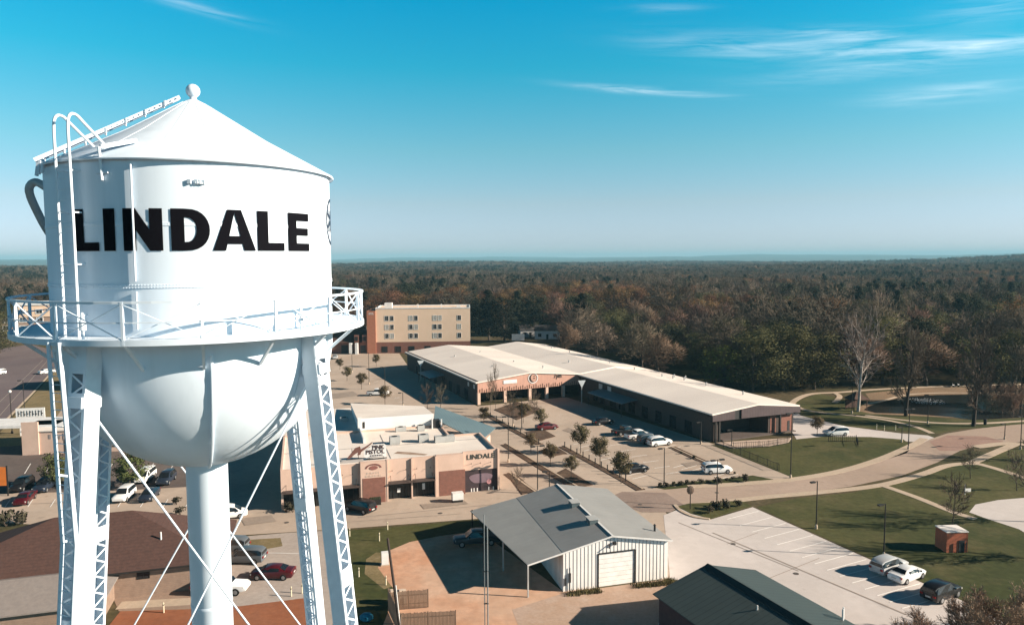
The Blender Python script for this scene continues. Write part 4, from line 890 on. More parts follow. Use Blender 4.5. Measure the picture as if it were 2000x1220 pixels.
# ---------------------------------------------------------------- distant buildings
g = G(70, 668); t = thing('distant_hotel', 'far brick and cream hotel with pale parapet seen past the balcony', 'hotel', (g.x, g.y, 0), 14)
part_box(t, 'wall', mat('pale_brick', (.34, .24, .19), .9), -14, 22, 0, 14, 0, 11); part_box(t, 'upper_wall', CREAM, -6, 22.5, -.3, 14.3, 11, 16); part_box(t, 'parapet', TRIM, -6.5, 23, -.6, 14.6, 16, 17.2); part_box(t, 'tower', TRIM, 12, 22, 2, 10, 17.2, 20)
for k in range(5):
    for z in (2, 5.5, 9, 12.5): window(t, -11 + 6.5 * k, z, 2.2, 1.6, -.3 if z > 11 and k > 0 else 0, fr=.3, pr=.12) if not (z > 11 and k == 0) else None
def cottage(name, label, px, sz, wall, roof, rz=0, roofh=2.2, z0=0.0, lift=None):
    g = G(*px); zz = hills(g.x, g.y) if lift is None else lift
    t = thing(name, label, 'house', (g.x, g.y, zz), rz); a, b_, h = sz
    m = MB(); m.box(-a / 2, a / 2, 0, b_, 0, h); m.wallpoly([(0, 0)] * 0 or [(-a / 2, h), (a / 2, h), (a / 2 - .1, h + .01), (-a / 2 + .1, h + .01)], 0, b_); m.build('wall', wall, t)
    m = MB(); m.hexa([(-a / 2 - .4, -.4, h), (a / 2 + .4, -.4, h), (a / 2 + .4, b_ + .4, h), (-a / 2 - .4, b_ + .4, h), (-a / 2 - .2, b_ / 2 - .1, h + roofh), (a / 2 + .2, b_ / 2 - .1, h + roofh), (a / 2 + .2, b_ / 2 + .1, h + roofh), (-a / 2 - .2, b_ / 2 + .1, h + roofh)]); m.build('roof', roof, t)
    for x in (-a * .3, a * .3): window(t, x, 1.0, a * .13, 1.4, 0, fr=.12)
    part_box(t, 'door', DARKM, -.5, .5, -.06, -.001, 0, 2.1)
DKR_ = mat('dark_shingle', (.06, .055, .055), .95); WHH = mat('white_siding', (.72, .72, .72), .8)
cottage('cottage', 'small white cottage with dark shutters under the tall dark trees', (1069, 662), (11, 7, 3.6), WHH, DKR_, -4)
cottage('cottage', 'grey roofed cottage half hidden in trees beside the white one', (1036, 658), (9, 7, 3.2), mat('grey_siding', (.4, .4, .4), .9), DKR_, 10)
cottage('farmhouse', 'tiny bright house far out among the wooded hills', (1868, 535), (26, 14, 9), WHH, WHITEW, 0, 4)
cottage('farmhouse', 'small pale house in the wood seen above the hall roof', (1390, 585), (9, 7, 5), WHH, HVAC, 0)
cottage('farmhouse', 'low pale building in the wood left of the pale house', (1340, 592), (16, 8, 4), mat('pinkish_siding', (.5, .42, .38), .9), HVAC, 0)
g = G(1012, 672); t = thing('billboard', 'small white billboard on two posts behind the hall roof', 'sign', (g.x, g.y, 0), 0)
part_box(t, 'board', TRIM, -2.6, 2.6, 0, .2, 1.6, 4.2); part_box(t, 'post', BLACKM, -2, -1.8, .2, .4, 0, 3.5); part_box(t, 'post', BLACKM, 1.8, 2, .2, .4, 0, 3.5)

# ---------------------------------------------------------------- vehicles
TYRE = mat('black_rubber', (.015, .015, .015), .9); RIM = mat('alloy_rim', (.35, .35, .36), .4, metal=.6)
GLASSC = mat('tinted_car_glass', (.012, .016, .02), .12, spec=.6); LAMP = mat('headlamp_glass', (.6, .6, .58), .2); TAIL = mat('red_tail_lamp', (.25, .01, .01), .3)
def paint(n, c): return mat('car_paint_' + n, c, .3, tuple(x * .96 for x in c), .5, spec=.5)
PAINTS = dict(white=paint('white', (.74, .74, .74)), black=paint('black', (.012, .012, .014)), red=paint('red', (.06, .006, .010)), silver=paint('silver', (.42, .43, .44)), navy=paint('navy', (.02, .028, .045)), grey=paint('grey', (.10, .115, .13)), maroon=paint('maroon', (.09, .012, .016)), teal=paint('teal', (.022, .042, .05)))
# stations: x, half width, bottom, belt, roof (0 = no cabin), roof half width
KINDS = {
 'sedan': (4.8, .34, [(-2.4, .74, .42, .80, 0, 0), (-2.25, .84, .26, .98, 0, 0), (-1.55, .90, .22, 1.02, 0, 0), (-.95, .91, .22, .99, 1.40, .62), (.0, .91, .22, .96, 1.46, .64), (.55, .91, .22, .95, 1.40, .63), (1.25, .90, .22, .95, 0, 0), (2.05, .86, .26, .82, 0, 0), (2.38, .72, .40, .62, 0, 0)], (1.45, -1.42)),
 'suv': (4.8, .38, [(-2.38, .80, .45, 1.02, 0, 0), (-2.3, .90, .32, 1.08, 1.55, .66), (-1.9, .93, .30, 1.10, 1.76, .70), (-.6, .94, .28, 1.08, 1.80, .72), (.35, .94, .28, 1.06, 1.74, .70), (1.15, .93, .28, 1.06, 0, 0), (2.1, .90, .32, .98, 0, 0), (2.38, .80, .48, .76, 0, 0)], (1.45, -1.45)),
 'van': (5.1, .36, [(-2.52, .84, .42, 1.0, 0, 0), (-2.45, .95, .3, 1.1, 1.66, .76), (-2.0, .97, .28, 1.1, 1.80, .80), (.3, .97, .28, 1.06, 1.82, .80), (.9, .97, .28, 1.04, 1.66, .76), (1.75, .95, .28, 1.02, 0, 0), (2.35, .90, .32, .86, 0, 0), (2.55, .78, .42, .66, 0, 0)], (1.6, -1.55)),
 'pickup': (5.7, .40, [(-2.85, .92, .5, 1.02, 0, 0), (-2.8, .95, .42, 1.06, 0, 0), (-.9, .96, .40, 1.06, 0, 0), (-.82, .96, .40, 1.10, 1.78, .72), (-.1, .96, .40, 1.10, 1.84, .74), (.55, .96, .40, 1.10, 1.78, .72), (1.3, .95, .40, 1.12, 0, 0), (2.5, .93, .42, 1.06, 0, 0), (2.85, .84, .5, .86, 0, 0)], (1.85, -1.75)),
}
def make_car(kind, name):
    Ln, wr, st, axles = KINDS[kind]
    t = thing(name, 'car', 'car')
    m = MB(); vs = []; n = 10
    for x, hw, zb, zt, zr, hr in st:
        if zr: half = [(hw * .92, zb), (hw, zb + .22), (hw * .98, zt), (hr, zr - .05), (hr * .75, zr)]
        else: half = [(hw * .92, zb), (hw, zb + .22), (hw * .98, zt - .06), (hw * .82, zt + .01), (hw * .45, zt + .035)]
        vs += [(x, -y, z) for y, z in half] + [(x, y, z) for y, z in half[::-1]]
    fs = [(i * n + k, i * n + (k + 1) % n, (i + 1) * n + (k + 1) % n, (i + 1) * n + k) for i in range(len(st) - 1) for k in range(n)]
    fs += [tuple(range(n))[::-1], tuple((len(st) - 1) * n + k for k in range(n))]
    m.add(vs, fs)
    if kind == 'pickup':  # bed floor read as a dark tray
        pass
    body = m.build('body', PAINTS['white'], t, smooth='auto')
    for sl_ in body.material_slots: sl_.link = 'OBJECT'; sl_.material = PAINTS['white']
    cab = [s for s in st if s[4]]; i0 = st.index(cab[0]); i1 = st.index(cab[-1])
    def lerp(a, b_, k): return tuple(p + (q - p) * k for p, q in zip(a, b_))
    for nm, a, b_, sgn in (('windscreen', st[i1 + 1], cab[-1], 1), ('rear_window', st[i0 - 1], cab[0], -1)):
        lo = (a[0], a[1] * .80, a[3] + .05); hi = (b_[0], b_[5] * .86, b_[4] - .04)
        if kind in ('suv', 'van', 'pickup') and sgn < 0: lo = (b_[0] - .06, b_[1] * .84, b_[3] + .04) if kind != 'pickup' else (b_[0] - .02, b_[1] * .8, b_[3] + .05); hi = (b_[0] - (.02 if kind != 'pickup' else .02), b_[5] * .9, b_[4] - .1)
        o = .03; p = [(lo[0] + o * sgn, -lo[1], lo[2] + .02), (lo[0] + o * sgn, lo[1], lo[2] + .02), (hi[0] + o * sgn, hi[1], hi[2] + .02), (hi[0] + o * sgn, -hi[1], hi[2] + .02)]
        m = MB(); m.add(p + [(x - .02 * sgn, y, z - .02) for x, y, z in p], [(0, 1, 2, 3), (7, 6, 5, 4), (0, 4, 5, 1), (1, 5, 6, 2), (2, 6, 7, 3), (3, 7, 4, 0)]); m.build(nm, GLASSC, t)
    for sd in (-1, 1):
        m = MB(); top = []; bot = []
        for s in cab:
            lo = (s[0], s[1] * .985 + .012, s[3] + .05); hi = (s[0], s[5] + .035, s[4] - .12)
            bot.append((lo[0], lo[1] * sd, lo[2])); top.append((hi[0], hi[1] * sd, hi[2]))
        f0 = st[i1 + 1]; bot.append((cab[-1][0] + (f0[0] - cab[-1][0]) * .7, (f0[1] * .985 + .0) * sd, f0[3] + .05)); top.append((cab[-1][0] + (f0[0] - cab[-1][0]) * .12, (cab[-1][5] + .04) * sd, cab[-1][4] - .14))
        k = len(bot); m.add(bot + top, [(i, i + 1, k + i + 1, k + i) for i in range(k - 1)]); m.build('side_window', GLASSC, t, fix=False)
        for ax in axles:
            m = MB(); hw = max(s[1] for s in st) - .1
            vs = [(ax + r * math.cos(2 * math.pi * q / 18), sd * yy, wr + r * math.sin(2 * math.pi * q / 18)) for r, yy in ((wr * .6, hw + .12), (wr, hw + .1), (wr, hw - .1), (wr * .6, hw - .1)) for q in range(18)]
            m.add(vs, [(i * 18 + q, i * 18 + (q + 1) % 18, (i + 1) * 18 + (q + 1) % 18, (i + 1) * 18 + q) for i in range(3) for q in range(18)]); wh = m.build('wheel', TYRE, t)
            m = MB(); vs = [(ax + r * math.cos(2 * math.pi * q / 18), sd * yy, wr + r * math.sin(2 * math.pi * q / 18)) for r, yy in ((wr * .62, hw + .115), (wr * .3, hw + .125)) for q in range(18)] + [(ax, sd * (hw + .13), wr)]
            m.add(vs, [(q, (q + 1) % 18, 18 + (q + 1) % 18, 18 + q) for q in range(18)] + [(18 + q, 18 + (q + 1) % 18, 36) for q in range(18)]); m.build('rim', RIM, wh)
        fx = st[-2]; rx = st[1] if kind in ('sedan', 'pickup') else st[0]
        m = MB(); m.box(fx[0] - .1, fx[0] + .16, min(sd * fx[1] * .62, sd * fx[1] * .97), max(sd * fx[1] * .62, sd * fx[1] * .97), fx[3] - .26, fx[3] - .1); m.build('headlight', LAMP, t)
        m = MB(); m.box(rx[0] - .1, rx[0] + .12, min(sd * rx[1] * .66, sd * rx[1] * .99), max(sd * rx[1] * .66, sd * rx[1] * .99), rx[3] - .26, rx[3] - .06); m.build('tail_light', TAIL, t)
        m = MB(); mx_ = cab[-1][0] + .35; m.box(mx_ - .08, mx_ + .08, min(sd * .93, sd * 1.1), max(sd * .93, sd * 1.1), cab[-1][3] + .02, cab[-1][3] + .17); m.build('wing_mirror', GLASSC, t)
    if kind == 'pickup':
        part_box(t, 'load_bed', DARKM, -2.7, -.98, -.76, .76, 1.07, 1.105)
    part_box(t, 'number_plate', LAMP, -Ln / 2 - .03, -Ln / 2 + .1, -.26, .26, .62, .76)
    return t
PROTO = {}
CARS = [  # kind, px, py of the middle of its footprint, heading (0 = towards +x), paint, label
 ('sedan', 533, 1127, 180, 'red', 'dark red sedan in the side lot between the tower riser and right leg'),
 ('suv', 478, 1097, 178, 'grey', 'blue-grey hatchback parked just beyond the dark red sedan'),
 ('suv', 446, 1076, 178, 'grey', 'dark grey car mostly hidden by the riser, beyond the blue-grey hatchback'),
 ('pickup', 432, 1156, 0, 'white', 'white pickup poking out from behind the tower riser'),
 ('van', 445, 1011, 20, 'white', 'white van half hidden behind the riser near the dark shop shadow'),
 ('suv', 703, 998, 150, 'black', 'black SUV parked in front of the shop beside the right tower leg'),
 ('pickup', 738, 772, 5, 'white', 'white pickup in the far lot among small trees behind the shop'),
 ('sedan', 1068, 838, 20, 'maroon', 'maroon sedan half hidden under small trees on the plaza'),
 ('pickup', 1247, 856, 24, 'white', 'white pickup in the hall shadow, leftmost of the shaded row'),
 ('suv', 1268, 864, 24, 'grey', 'grey car in the hall shadow between two white ones'),
 ('suv', 1288, 869, 24, 'white', 'white SUV at the right end of the row in the hall shadow'),
 ('pickup', 1222, 848, 24, 'black', 'black pickup deepest in shade left of the white pickup'),
 ('sedan', 1178, 828, 24, 'black', 'black car standing in shade in front of the pale blue awning'),
 ('sedan', 1240, 921, 22, 'black', 'black sedan in full sun beside the round parking trees'),
 ('suv', 1400, 923, 8, 'white', 'white SUV behind a tall lamp post near the planted kerb'),
 ('suv', 1632, 850, 188, 'white', 'white SUV on the pale driveway beside the small evergreen'),
 ('suv', 1736, 1115, 30, 'silver', 'silver SUV leftmost of three at the edge of the concrete lot'),
 ('sedan', 1771, 1130, 30, 'white', 'white car in the middle of three at the edge of the concrete lot'),
 ('suv', 1838, 1166, 30, 'black', 'black SUV nearest the brown thicket at lower right'),
 ('sedan', 49, 980, -75, 'red', 'red car facing the camera beside the dark car park'),
 ('suv', 43, 955, -80, 'black', 'black car in shade behind the red car'),
 ('suv', 88, 956, -80, 'navy', 'navy car in shade right of the black one behind the red car'),
 ('suv', 243, 974, -82, 'white', 'white SUV facing the camera below the green tree'),
 ('van', 284, 937, -82, 'white', 'white van parked just right of the green tree'),
 ('sedan', 292, 973, -82, 'navy', 'navy car facing the camera right of the white SUV'),
 ('suv', 325, 942, -82, 'navy', 'navy SUV right of the white van beside the tie rod'),
 ('sedan', 92, 729, 60, 'white', 'white car driving far along the grey street'),
 ('suv', -6, 732, 240, 'white', 'white car cut by the left picture edge on the grey street'),
 ('pickup', 930, 1062, 190, 'teal', 'dark teal pickup parked in shade under the barn lean-to'),
 ('sedan', 655, 700, 100, 'silver', 'silver car beside the hotel wing seen under the balcony brace'),
]
NAMEK = {'sedan': 'parked_sedan', 'suv': 'parked_suv', 'pickup': 'pickup_truck', 'van': 'parked_van'}
for kind, px, py, hd_, pn, lab in CARS:
    g = G(px, py); first = kind not in PROTO
    if first: PROTO[kind] = make_car(kind, NAMEK[kind]); o = PROTO[kind]; o.location = (g.x, g.y, .03); o.rotation_euler = (0, 0, R(hd_))
    else: o = dup(PROTO[kind], (g.x, g.y, .03), hd_)
    o['label'] = lab; o['category'] = {'sedan': 'car', 'suv': 'car', 'pickup': 'pickup truck', 'van': 'van'}[kind]; o['group'] = 'parked vehicles around the town lots'
    for ch in o.children:
        if ch.name.startswith('body'):
            ch.material_slots[0].link = 'OBJECT'; ch.material_slots[0].material = PAINTS[pn]

# ---------------------------------------------------------------- lamp posts, poles, bollards and small things
def lamp_post(px, py, top, label, heads=1, r=.085, globe=False):
    g = G(px, py); lo, hi = 0, 40
    for _ in range(40):
        mid = (lo + hi) / 2; q = Vector((g.x, g.y, mid)) - Vector((0, 0, H)); yy = CY - F * q.dot(UP) / q.dot(FW)
        if yy > top: lo = mid
        else: hi = mid
    h = lo; t = thing('lamp_post', label, 'lamp post', (g.x, g.y, 0), 20, 'lamp posts around the lots and the park')
    m = MB(); m.tube([(0, 0, .5), (0, 0, h)], [r, r * .7], 8); m.build('pole', BLACKM, t, smooth='auto')
    m = MB(); m.lathe([(r * 2.2, 0), (r * 2.2, .35), (r * 1.4, .55), (r, .6)], 10); m.build('base', WALK if not globe else BLACKM, t)
    m = MB()
    if globe: m.sphere((0, 0, h + .2), .3, 12); m.build('globe', TRIM, t, smooth=True)
    else:
        for s in (-1, 1)[:heads]: m.box(min(0, s * .9), max(0, s * .9), -.05, .05, h - .08, h - .02); m.box(s * .75 - .35, s * .75 + .35, -.17, .17, h - .16, h + .02)
        m.build('lamp_head', BLACKM, t)
    return t
for a in ((1050, 963, 870, 'tall lamp post at the near tip of the left planted median', 2), (1073, 965, 919, 'shorter post right of the tall lamp at the median tip', 1), (1297, 950, 874, 'lamp post in the shrub strip left of the white SUV', 1), (1400, 988, 897, 'lamp post rising from the dark corner shrubs in front of the white SUV', 2),
          (1544, 933, 806, 'tallest lamp post, at the corner of the fenced lawn', 2), (1594, 1032, 939, 'lamp post on the park lawn beside the concrete lot', 1), (1726, 1087, 983, 'lamp post above the silver SUV on the park lawn', 1), (1774, 877, 798, 'lamp post at the far tip of the fenced lawn', 2), (1812, 827, 770, 'lamp post between the pond and the path', 1),
          (1993, 877, 812, 'lamp post close to the right picture edge beside the path', 2), (1761, 863, 832, 'short lamp post left of the far lawn lamp', 1), (1664, 807, 757, 'lamp post beside the brown pond shelter', 1), (787, 793, 766, 'lamp post at the edge of the hall shadow', 1), (721, 750, 688, 'lamp post in the far lot below the hotel', 1), (752, 760, 716, 'lamp post beside the far row of small trees', 1),
          (993, 902, 812, 'pale lamp post beside the shop end wall', 1), (1019, 838, 776, 'lamp post among the bare trees on the plaza', 1), (1002, 832, 780, 'second lamp post beside the dark round shrub', 1), (688, 727, 690, 'lamp post at the hotel wing end of the far lot', 1), (24, 846, 766, 'street lamp with white globe by the grey street', 1, .1, True), (48, 802, 742, 'dark slim pole beyond the globe lamp on the verge', 1), (1208, 690, 600 + 55, 'lamp post behind the hall roof', 1), (1245, 716, 655, 'slim pole on the meadow behind the hall', 1), (1962, 858, 826, 'lamp post on the right end of the road verge', 1), (1369, 867, 823, 'lamp post at the hall porch corner', 1), (1429, 872, 838, 'slim post before the dark porch opening', 1)): lamp_post(*a)
# bollards
def dupl(proto, items, group, labels):
    for i, (px, py) in enumerate(items):
        g = G(px, py); o = proto if i == 0 else dup(proto, (0, 0, 0), 0)
        o.location = (g.x, g.y, proto.location.z); o['group'] = group; o['label'] = labels[i] if isinstance(labels, list) else labels
bo = thing('bollard', 'x', 'bollard', (0, 0, .02)); m = MB(); m.tube([(0, 0, 0), (0, 0, 1.0)], .09, 8); m.build('post', BLACKM, bo); m = MB(); m.lathe([(.09, 1.0), (.12, 1.02), (.1, 1.1), (.01, 1.14)], 8); m.build('cap', BLACKM, bo)
its = [(1103 + (1222 - 1103) * k / 10, 874 + (940 - 874) * k / 10) for k in range(11)] + [(958 + (1052 - 958) * k / 8, 815 + (868 - 815) * k / 8) for k in range(9)]
dupl(bo, its, 'bollards along the planted median', 'dark round-capped bollard in the row along the planted median')
mp = thing('marker_post', 'x', 'marker post', (0, 0, .02)); m = MB(); m.tube([(0, 0, 0), (0, 0, 1.0)], .07, 8); m.sphere((0, 0, 1.0), .07, 8); m.build('post', mat('cream_marker_paint', (.66, .58, .42), .7), mp); part_box(mp, 'band', DARKM, -.073, .073, -.073, .073, .78, .86)
dupl(mp, [(683, 1047), (757, 1034), (741, 1056), (701, 1126), (569, 1164), (590, 1158), (320, 1196), (754, 1142), (1712, 838), (1727, 841), (1749, 840)], 'pale marker posts', ['pale marker post on the grass edge next to the tower leg', 'pale marker post on the grass left of the barn, nearest the shop road', 'short pale post in the grass behind the white cabinet', 'yellowish leaning-looking marker post on the near grass', 'pale bollard below the dark red sedan', 'second pale bollard right of the one below the red sedan', 'pale post on red clay beside the tie rods', 'small white post beside the utility pole', 'white post on the pond verge, leftmost of three', 'white post on the pond verge, middle of three', 'white post on the pond verge, rightmost of three'])
# utility pole, mast
def aim(px, py, top):
    g = G(px, py); return g
ga, gb = G(790, 1290), None
d = ray(757, 1050); tt = (ga.y + .4) / d.y; topv = Vector((d.x * tt, d.y * tt, H + d.z * tt))
up = thing('utility_pole', 'leaning dark wooden utility pole beside the plank fence', 'utility pole', (ga.x, ga.y, 0)); m = MB(); m.tube([(0, 0, -.05), topv - Vector((ga.x, ga.y, 0))], [.15, .10], 10); m.build('pole', mat('dark_creosote_wood', (.055, .04, .034), .9), up)
tv = topv - Vector((ga.x, ga.y, 0)); mid = tv * .25; m = MB(); m.tube([mid + Vector((.2, -.1, -1.6)), tv * .62 + Vector((.16, -.05, 0))], .05, 6); m.build('conduit', TRIM, up)
g = G(950, 1262); d = ray(945, 1004); tt = g.y / d.y
ms = thing('metal_mast', 'slim grey metal mast in front of the barn lean-to', 'mast', (g.x, g.y, 0)); hh = H + d.z * tt
m = MB(); m.tube([(-.12, 0, 0), (-.12, 0, hh)], .045, 8); m.tube([(.16, 0, 0), (.16, 0, hh - 1.2)], .06, 8); m.build('pole', mat('galvanised_steel', (.30, .34, .36), .4, metal=.4), ms); m = MB(); [m.box(-.2, .24, -.05, .05, z, z + .08) for z in (1, 4, 7)]; m.build('clamp', BLACKM, ms)
g = G(752, 1102); t = thing('utility_cabinet', 'white upright cabinet on worn grass left of the leaning pole', 'cabinet', (g.x, g.y, 0), 15); part_box(t, 'casing', TRIM, -.4, .4, -.3, .3, .12, 1.5); part_box(t, 'plinth', WALK, -.5, .5, -.4, .4, 0, .12); part_box(t, 'vent', DARKM, -.43, -.401, -.2, .2, .3, 1.3)
for lab, px in (('cream box tank left of the leaning pole above the plank fence', 768), ('cream box tank right of the leaning pole above the plank fence', 785)):
    g = G(px, 1178); t = thing('storage_tank', lab, 'tank', (g.x, g.y, 0), 12, 'cream tanks behind the plank fence'); part_box(t, 'body', mat('cream_plastic', (.60, .48, .38), .7), -.45, .45, -.4, .4, .1, 1.35); part_box(t, 'lid', mat('cream_plastic', (1, 1, 1)), -.25, .25, -.25, .25, 1.35, 1.45); part_box(t, 'skid', BLACKM, -.5, .5, -.35, .35, 0, .1)
# plank fence enclosure
def plank_fence(label, px0, px1, h, n, seed):
    a, b_ = G(*px0), G(*px1); L_ = (b_ - a).length; rz = math.degrees(math.atan2(b_.y - a.y, b_.x - a.x)); t = thing('plank_fence', label, 'fence', (a.x, a.y, 0), rz, 'sides of the plank fence enclosure'); rr = random.Random(seed)
    m = MB()
    for k in range(n):
        x = L_ * k / n; m.box(x, x + L_ / n * .86, -.012, .012, .05, h + rr.uniform(-.05, .05))
    m.build('boards', WOOD, t); m = MB(); m.box(0, L_, .013, .06, .5, .6); m.box(0, L_, .013, .06, h - .5, h - .4); m.build('rails', WOOD, t)
    for x in (0, L_ / 2, L_): part_box(t, 'post', WOOD, x - .06, x + .06, .061, .16, 0, h)
plank_fence('front side of weathered plank fence at the bottom edge', (782, 1246), (890, 1240), 2.4, 40, 1)
plank_fence('left side of plank fence enclosure with shadow on the grass', (758, 1192), (782, 1246), 2.3, 24, 2)
plank_fence('back side of plank fence enclosure below the cream tanks', (760, 1192), (836, 1186), 1.9, 30, 3)
g = G(716, 1212); t = thing('tarp_bundle', 'blue tarp bundle in shade at the bottom edge left of the fence', 'tarp', (g.x, g.y, 0)); m = MB(); m.sphere((0, 0, .4), .55, 10, (1.3, .9, .8)); m.build('tarp', mat('blue_tarp', (.02, .20, .30), .6), t); m = MB(); m.tube([(-.7, 0, .42), (0, -.5, .5), (.7, 0, .42)], .03, 6); m.build('strap', BLACKM, t)
# brick pump house in the park
g = G(1848, 1079); t = thing('brick_pump_house', 'small red brick utility hut with flat white roof on the lawn', 'hut', (g.x, g.y, 0), 3); BRK2 = mat('bright_red_brick', (.42, .125, .065), .9, (.35, .105, .06), 2.5, wave=(2, 5, 0, .8, .12))
part_box(t, 'wall', BRK2, 0, 2.6, 0, 2.1, 0, 2.45); part_box(t, 'roof', mat('pale_roof_slab', (.80, .74, .70), .8, (.74, .68, .64)), -.06, 2.66, -.06, 2.16, 2.45, 2.55); part_box(t, 'door', DARKM, 1.5, 2.2, -.05, -.002, 0, 1.5)
for x in (1.2, 2.35): m = MB(); m.tube([(x, -.12, 0), (x, -.12, 1.3)], .05, 6); m.build('pipe', BLACKM, t)

# pond fountain and shelter
g = G(1808, 783); t = thing('fountain', 'low white spray fountain in the dark pond', 'fountain', (g.x, g.y, .034)); SPR = mat('white_spray', (.6, .6, .6), .8, (.25, .25, .26), 3)
rf_ = random.Random(3); m = MB()
for k in range(240):
    a = rf_.uniform(0, 6.28); r_ = rf_.uniform(.2, 4.2); m.sphere((r_ * math.cos(a), r_ * math.sin(a), .03 + .5 * max(0, 1 - r_ / 1.5) * rf_.random()), rf_.uniform(.05, .13), 5)
m.build('spray', SPR, t); m = MB(); m.lathe([(.3, -.02), (.3, .2), (.1, .3), (.01, .32)], 12); m.build('nozzle', DARKM, t)
g = G(1672, 799); t = thing('pond_shelter', 'dark brown timber shelter beside the pond path', 'shelter', (g.x, g.y, 0), 15); m = MB(); m.hexa([(-2.2, -1.8, 2.5), (2.2, -1.8, 2.5), (2.2, 1.8, 2.5), (-2.2, 1.8, 2.5), (-.2, -.2, 4.0), (.2, -.2, 4.0), (.2, .2, 4.0), (-.2, .2, 4.0)]); BRW = mat('brown_timber', (.08, .045, .035), .9); m.build('roof', BRW, t)
for x in (-1.8, 1.7):
    for y in (-1.4, 1.3): part_box(t, 'post', BRW, x, x + .14, y, y + .14, 0, 2.52)
part_box(t, 'bench', BRW, -1.4, 1.4, .4, .9, .4, .5); part_box(t, 'back_wall', BRW, -1.7, 1.7, 1.3, 1.36, .2, 2.2)
for k, (px, py) in enumerate(((1924, 829), (1230, 0))):
    if py: g = G(px, py); t = thing('litter_bin', 'black litter bin on the pond path right of the large bare tree', 'litter bin', (g.x, g.y, .05)); m = MB(); m.lathe([(.28, 0), (.33, 1.0)], 12); m.build('drum', BLACKM, t); m = MB(); m.lathe([(.36, 1.0), (.33, 1.12), (.02, 1.2)], 12); m.build('lid', BLACKM, t)
for lab, px, py in (('pale park bench far beyond the pond, left one', 1862, 755), ('pale park bench far beyond the pond, right one', 1872, 754)):
    g = G(px, py); t = thing('park_bench', lab, 'bench', (g.x, g.y, .05), 60, 'benches beyond the pond'); part_box(t, 'seat', TRIM, -.8, .8, -.25, .25, .42, .48); part_box(t, 'backrest', TRIM, -.8, .8, .2, .26, .5, .95)
    for x in (-.7, .62): part_box(t, 'leg', BLACKM, x, x + .08, -.22, .22, 0, .42)
g = G(1890, 965); t = thing('sign_board', 'small white sign lying low on the lawn beside the bare tree', 'sign', (g.x, g.y, 0), 10); part_box(t, 'board', TRIM, -.5, .5, -.03, .03, .4, .9); part_box(t, 'post', TRIM, -.46, -.38, .031, .1, 0, 1.5)
# iron fences
def iron_fence(label, px, h=1.2):
    pts = [G(*p) for p in px]; t = thing('iron_fence', label, 'fence', (pts[0].x, pts[0].y, 0), 0, 'black iron fences round the lawn'); m = MB(); mp_ = MB(); o = pts[0]
    for a, b_ in zip(pts, pts[1:]):
        a, b_ = a - o, b_ - o; L_ = (b_ - a).length
        for z in (.15, h - .1): m.bar(a + Vector((0, 0, z)), b_ + Vector((0, 0, z)), .05, .05)
        n = int(L_ / .35)
        for k in range(n + 1):
            p = a.lerp(b_, k / n); w_ = .04 if k % 7 else .09; mp_.box(p.x - w_ / 2, p.x + w_ / 2, p.y - w_ / 2, p.y + w_ / 2, 0, h if k % 7 else h + .1)
    m.build('rails', BLACKM, t); mp_.build('pickets', BLACKM, t)
iron_fence('black iron fence along the left edge of the fenced lawn', [(1397, 869), (1480, 902), (1522, 919)])
iron_fence('black iron fence along the porch paving', [(1432, 876), (1500, 873), (1545, 865)])
iron_fence('short black iron fence at the lawn edge below the white SUV', [(1618, 862), (1672, 862), (1676, 872)])
# triangular sign boards on posts by the hall
for lab, px, py in (('pale inverted triangle sign in front of the hall wall', 1136, 788), ('pale inverted triangle sign in front of the gabled wing wall', 822, 742)):
    g = G(px, py); t = thing('triangle_sign', lab, 'sign', (g.x, g.y, 0), 10, 'inverted triangle signs by the hall'); part_box(t, 'post', HVAC, -.09, .09, -.09, .09, 0, 4.6); m = MB(); m.wallpoly([(0, 3.9), (.95, 5.7), (-.95, 5.7)], -.16, -.091); m.build('panel', mat('pale_sign_panel', (.62, .66, .68), .6), t)
# road sign and left-side signs
g = G(1348, 994); t = thing('street_sign', 'brown street sign with rounded board on the road corner', 'sign', (g.x, g.y, .05), 5); m = MB(); m.tube([(0, 0, 0), (0, 0, 2.6)], .07, 8); m.build('post', BLACKM, t); m = MB(); m.sphere((0, 0, 2.7), .55, 10, (1, .35, 1.15)); m.build('board', mat('brown_sign', (.12, .085, .065), .8), t)
g = G(62, 850); t = thing('station_sign', 'white letter board on two posts on the verge by the street', 'sign', (g.x, g.y, 0), 12); part_box(t, 'board', TRIM, -2.6, 2.6, -.1, .1, 3.6, 5.6); part_box(t, 'post', TRIM, -2.1, -1.9, .0, .2, 0, 3.6); part_box(t, 'post', TRIM, 2.2, 2.4, .0, .2, 0, 3.6)
m = MB()
for k in range(9): x = -2.2 + .52 * k; m.box(x, x + .12, -.14, -.101, 4.0, 5.1); m.box(x, x + .32, -.14, -.101, 4.5 + .3 * math.sin(k * 2), 4.66 + .3 * math.sin(k * 2))
m.build('lettering', BLACKM, t)
g = G(8, 968); t = thing('banner_sign', 'orange banner board on a post at the left edge', 'sign', (g.x, g.y, 0), 5); part_box(t, 'panel', mat('orange_banner', (.72, .20, .035), .7), -2.6, .5, -.08, .08, 1.6, 4.4); part_box(t, 'post', BLACKM, .5, .66, -.08, .08, 0, 4.6)
g = G(213, 896); t = thing('price_sign', 'small cream and white board on a post behind the left tower leg', 'sign', (g.x, g.y, 0), 5); part_box(t, 'panel', mat('cream_sign', (.62, .46, .34), .8), -.9, .9, -.08, .08, 2.4, 3.6); part_box(t, 'post', TRIM, -.1, .1, -.08, .08, 0, 2.4)
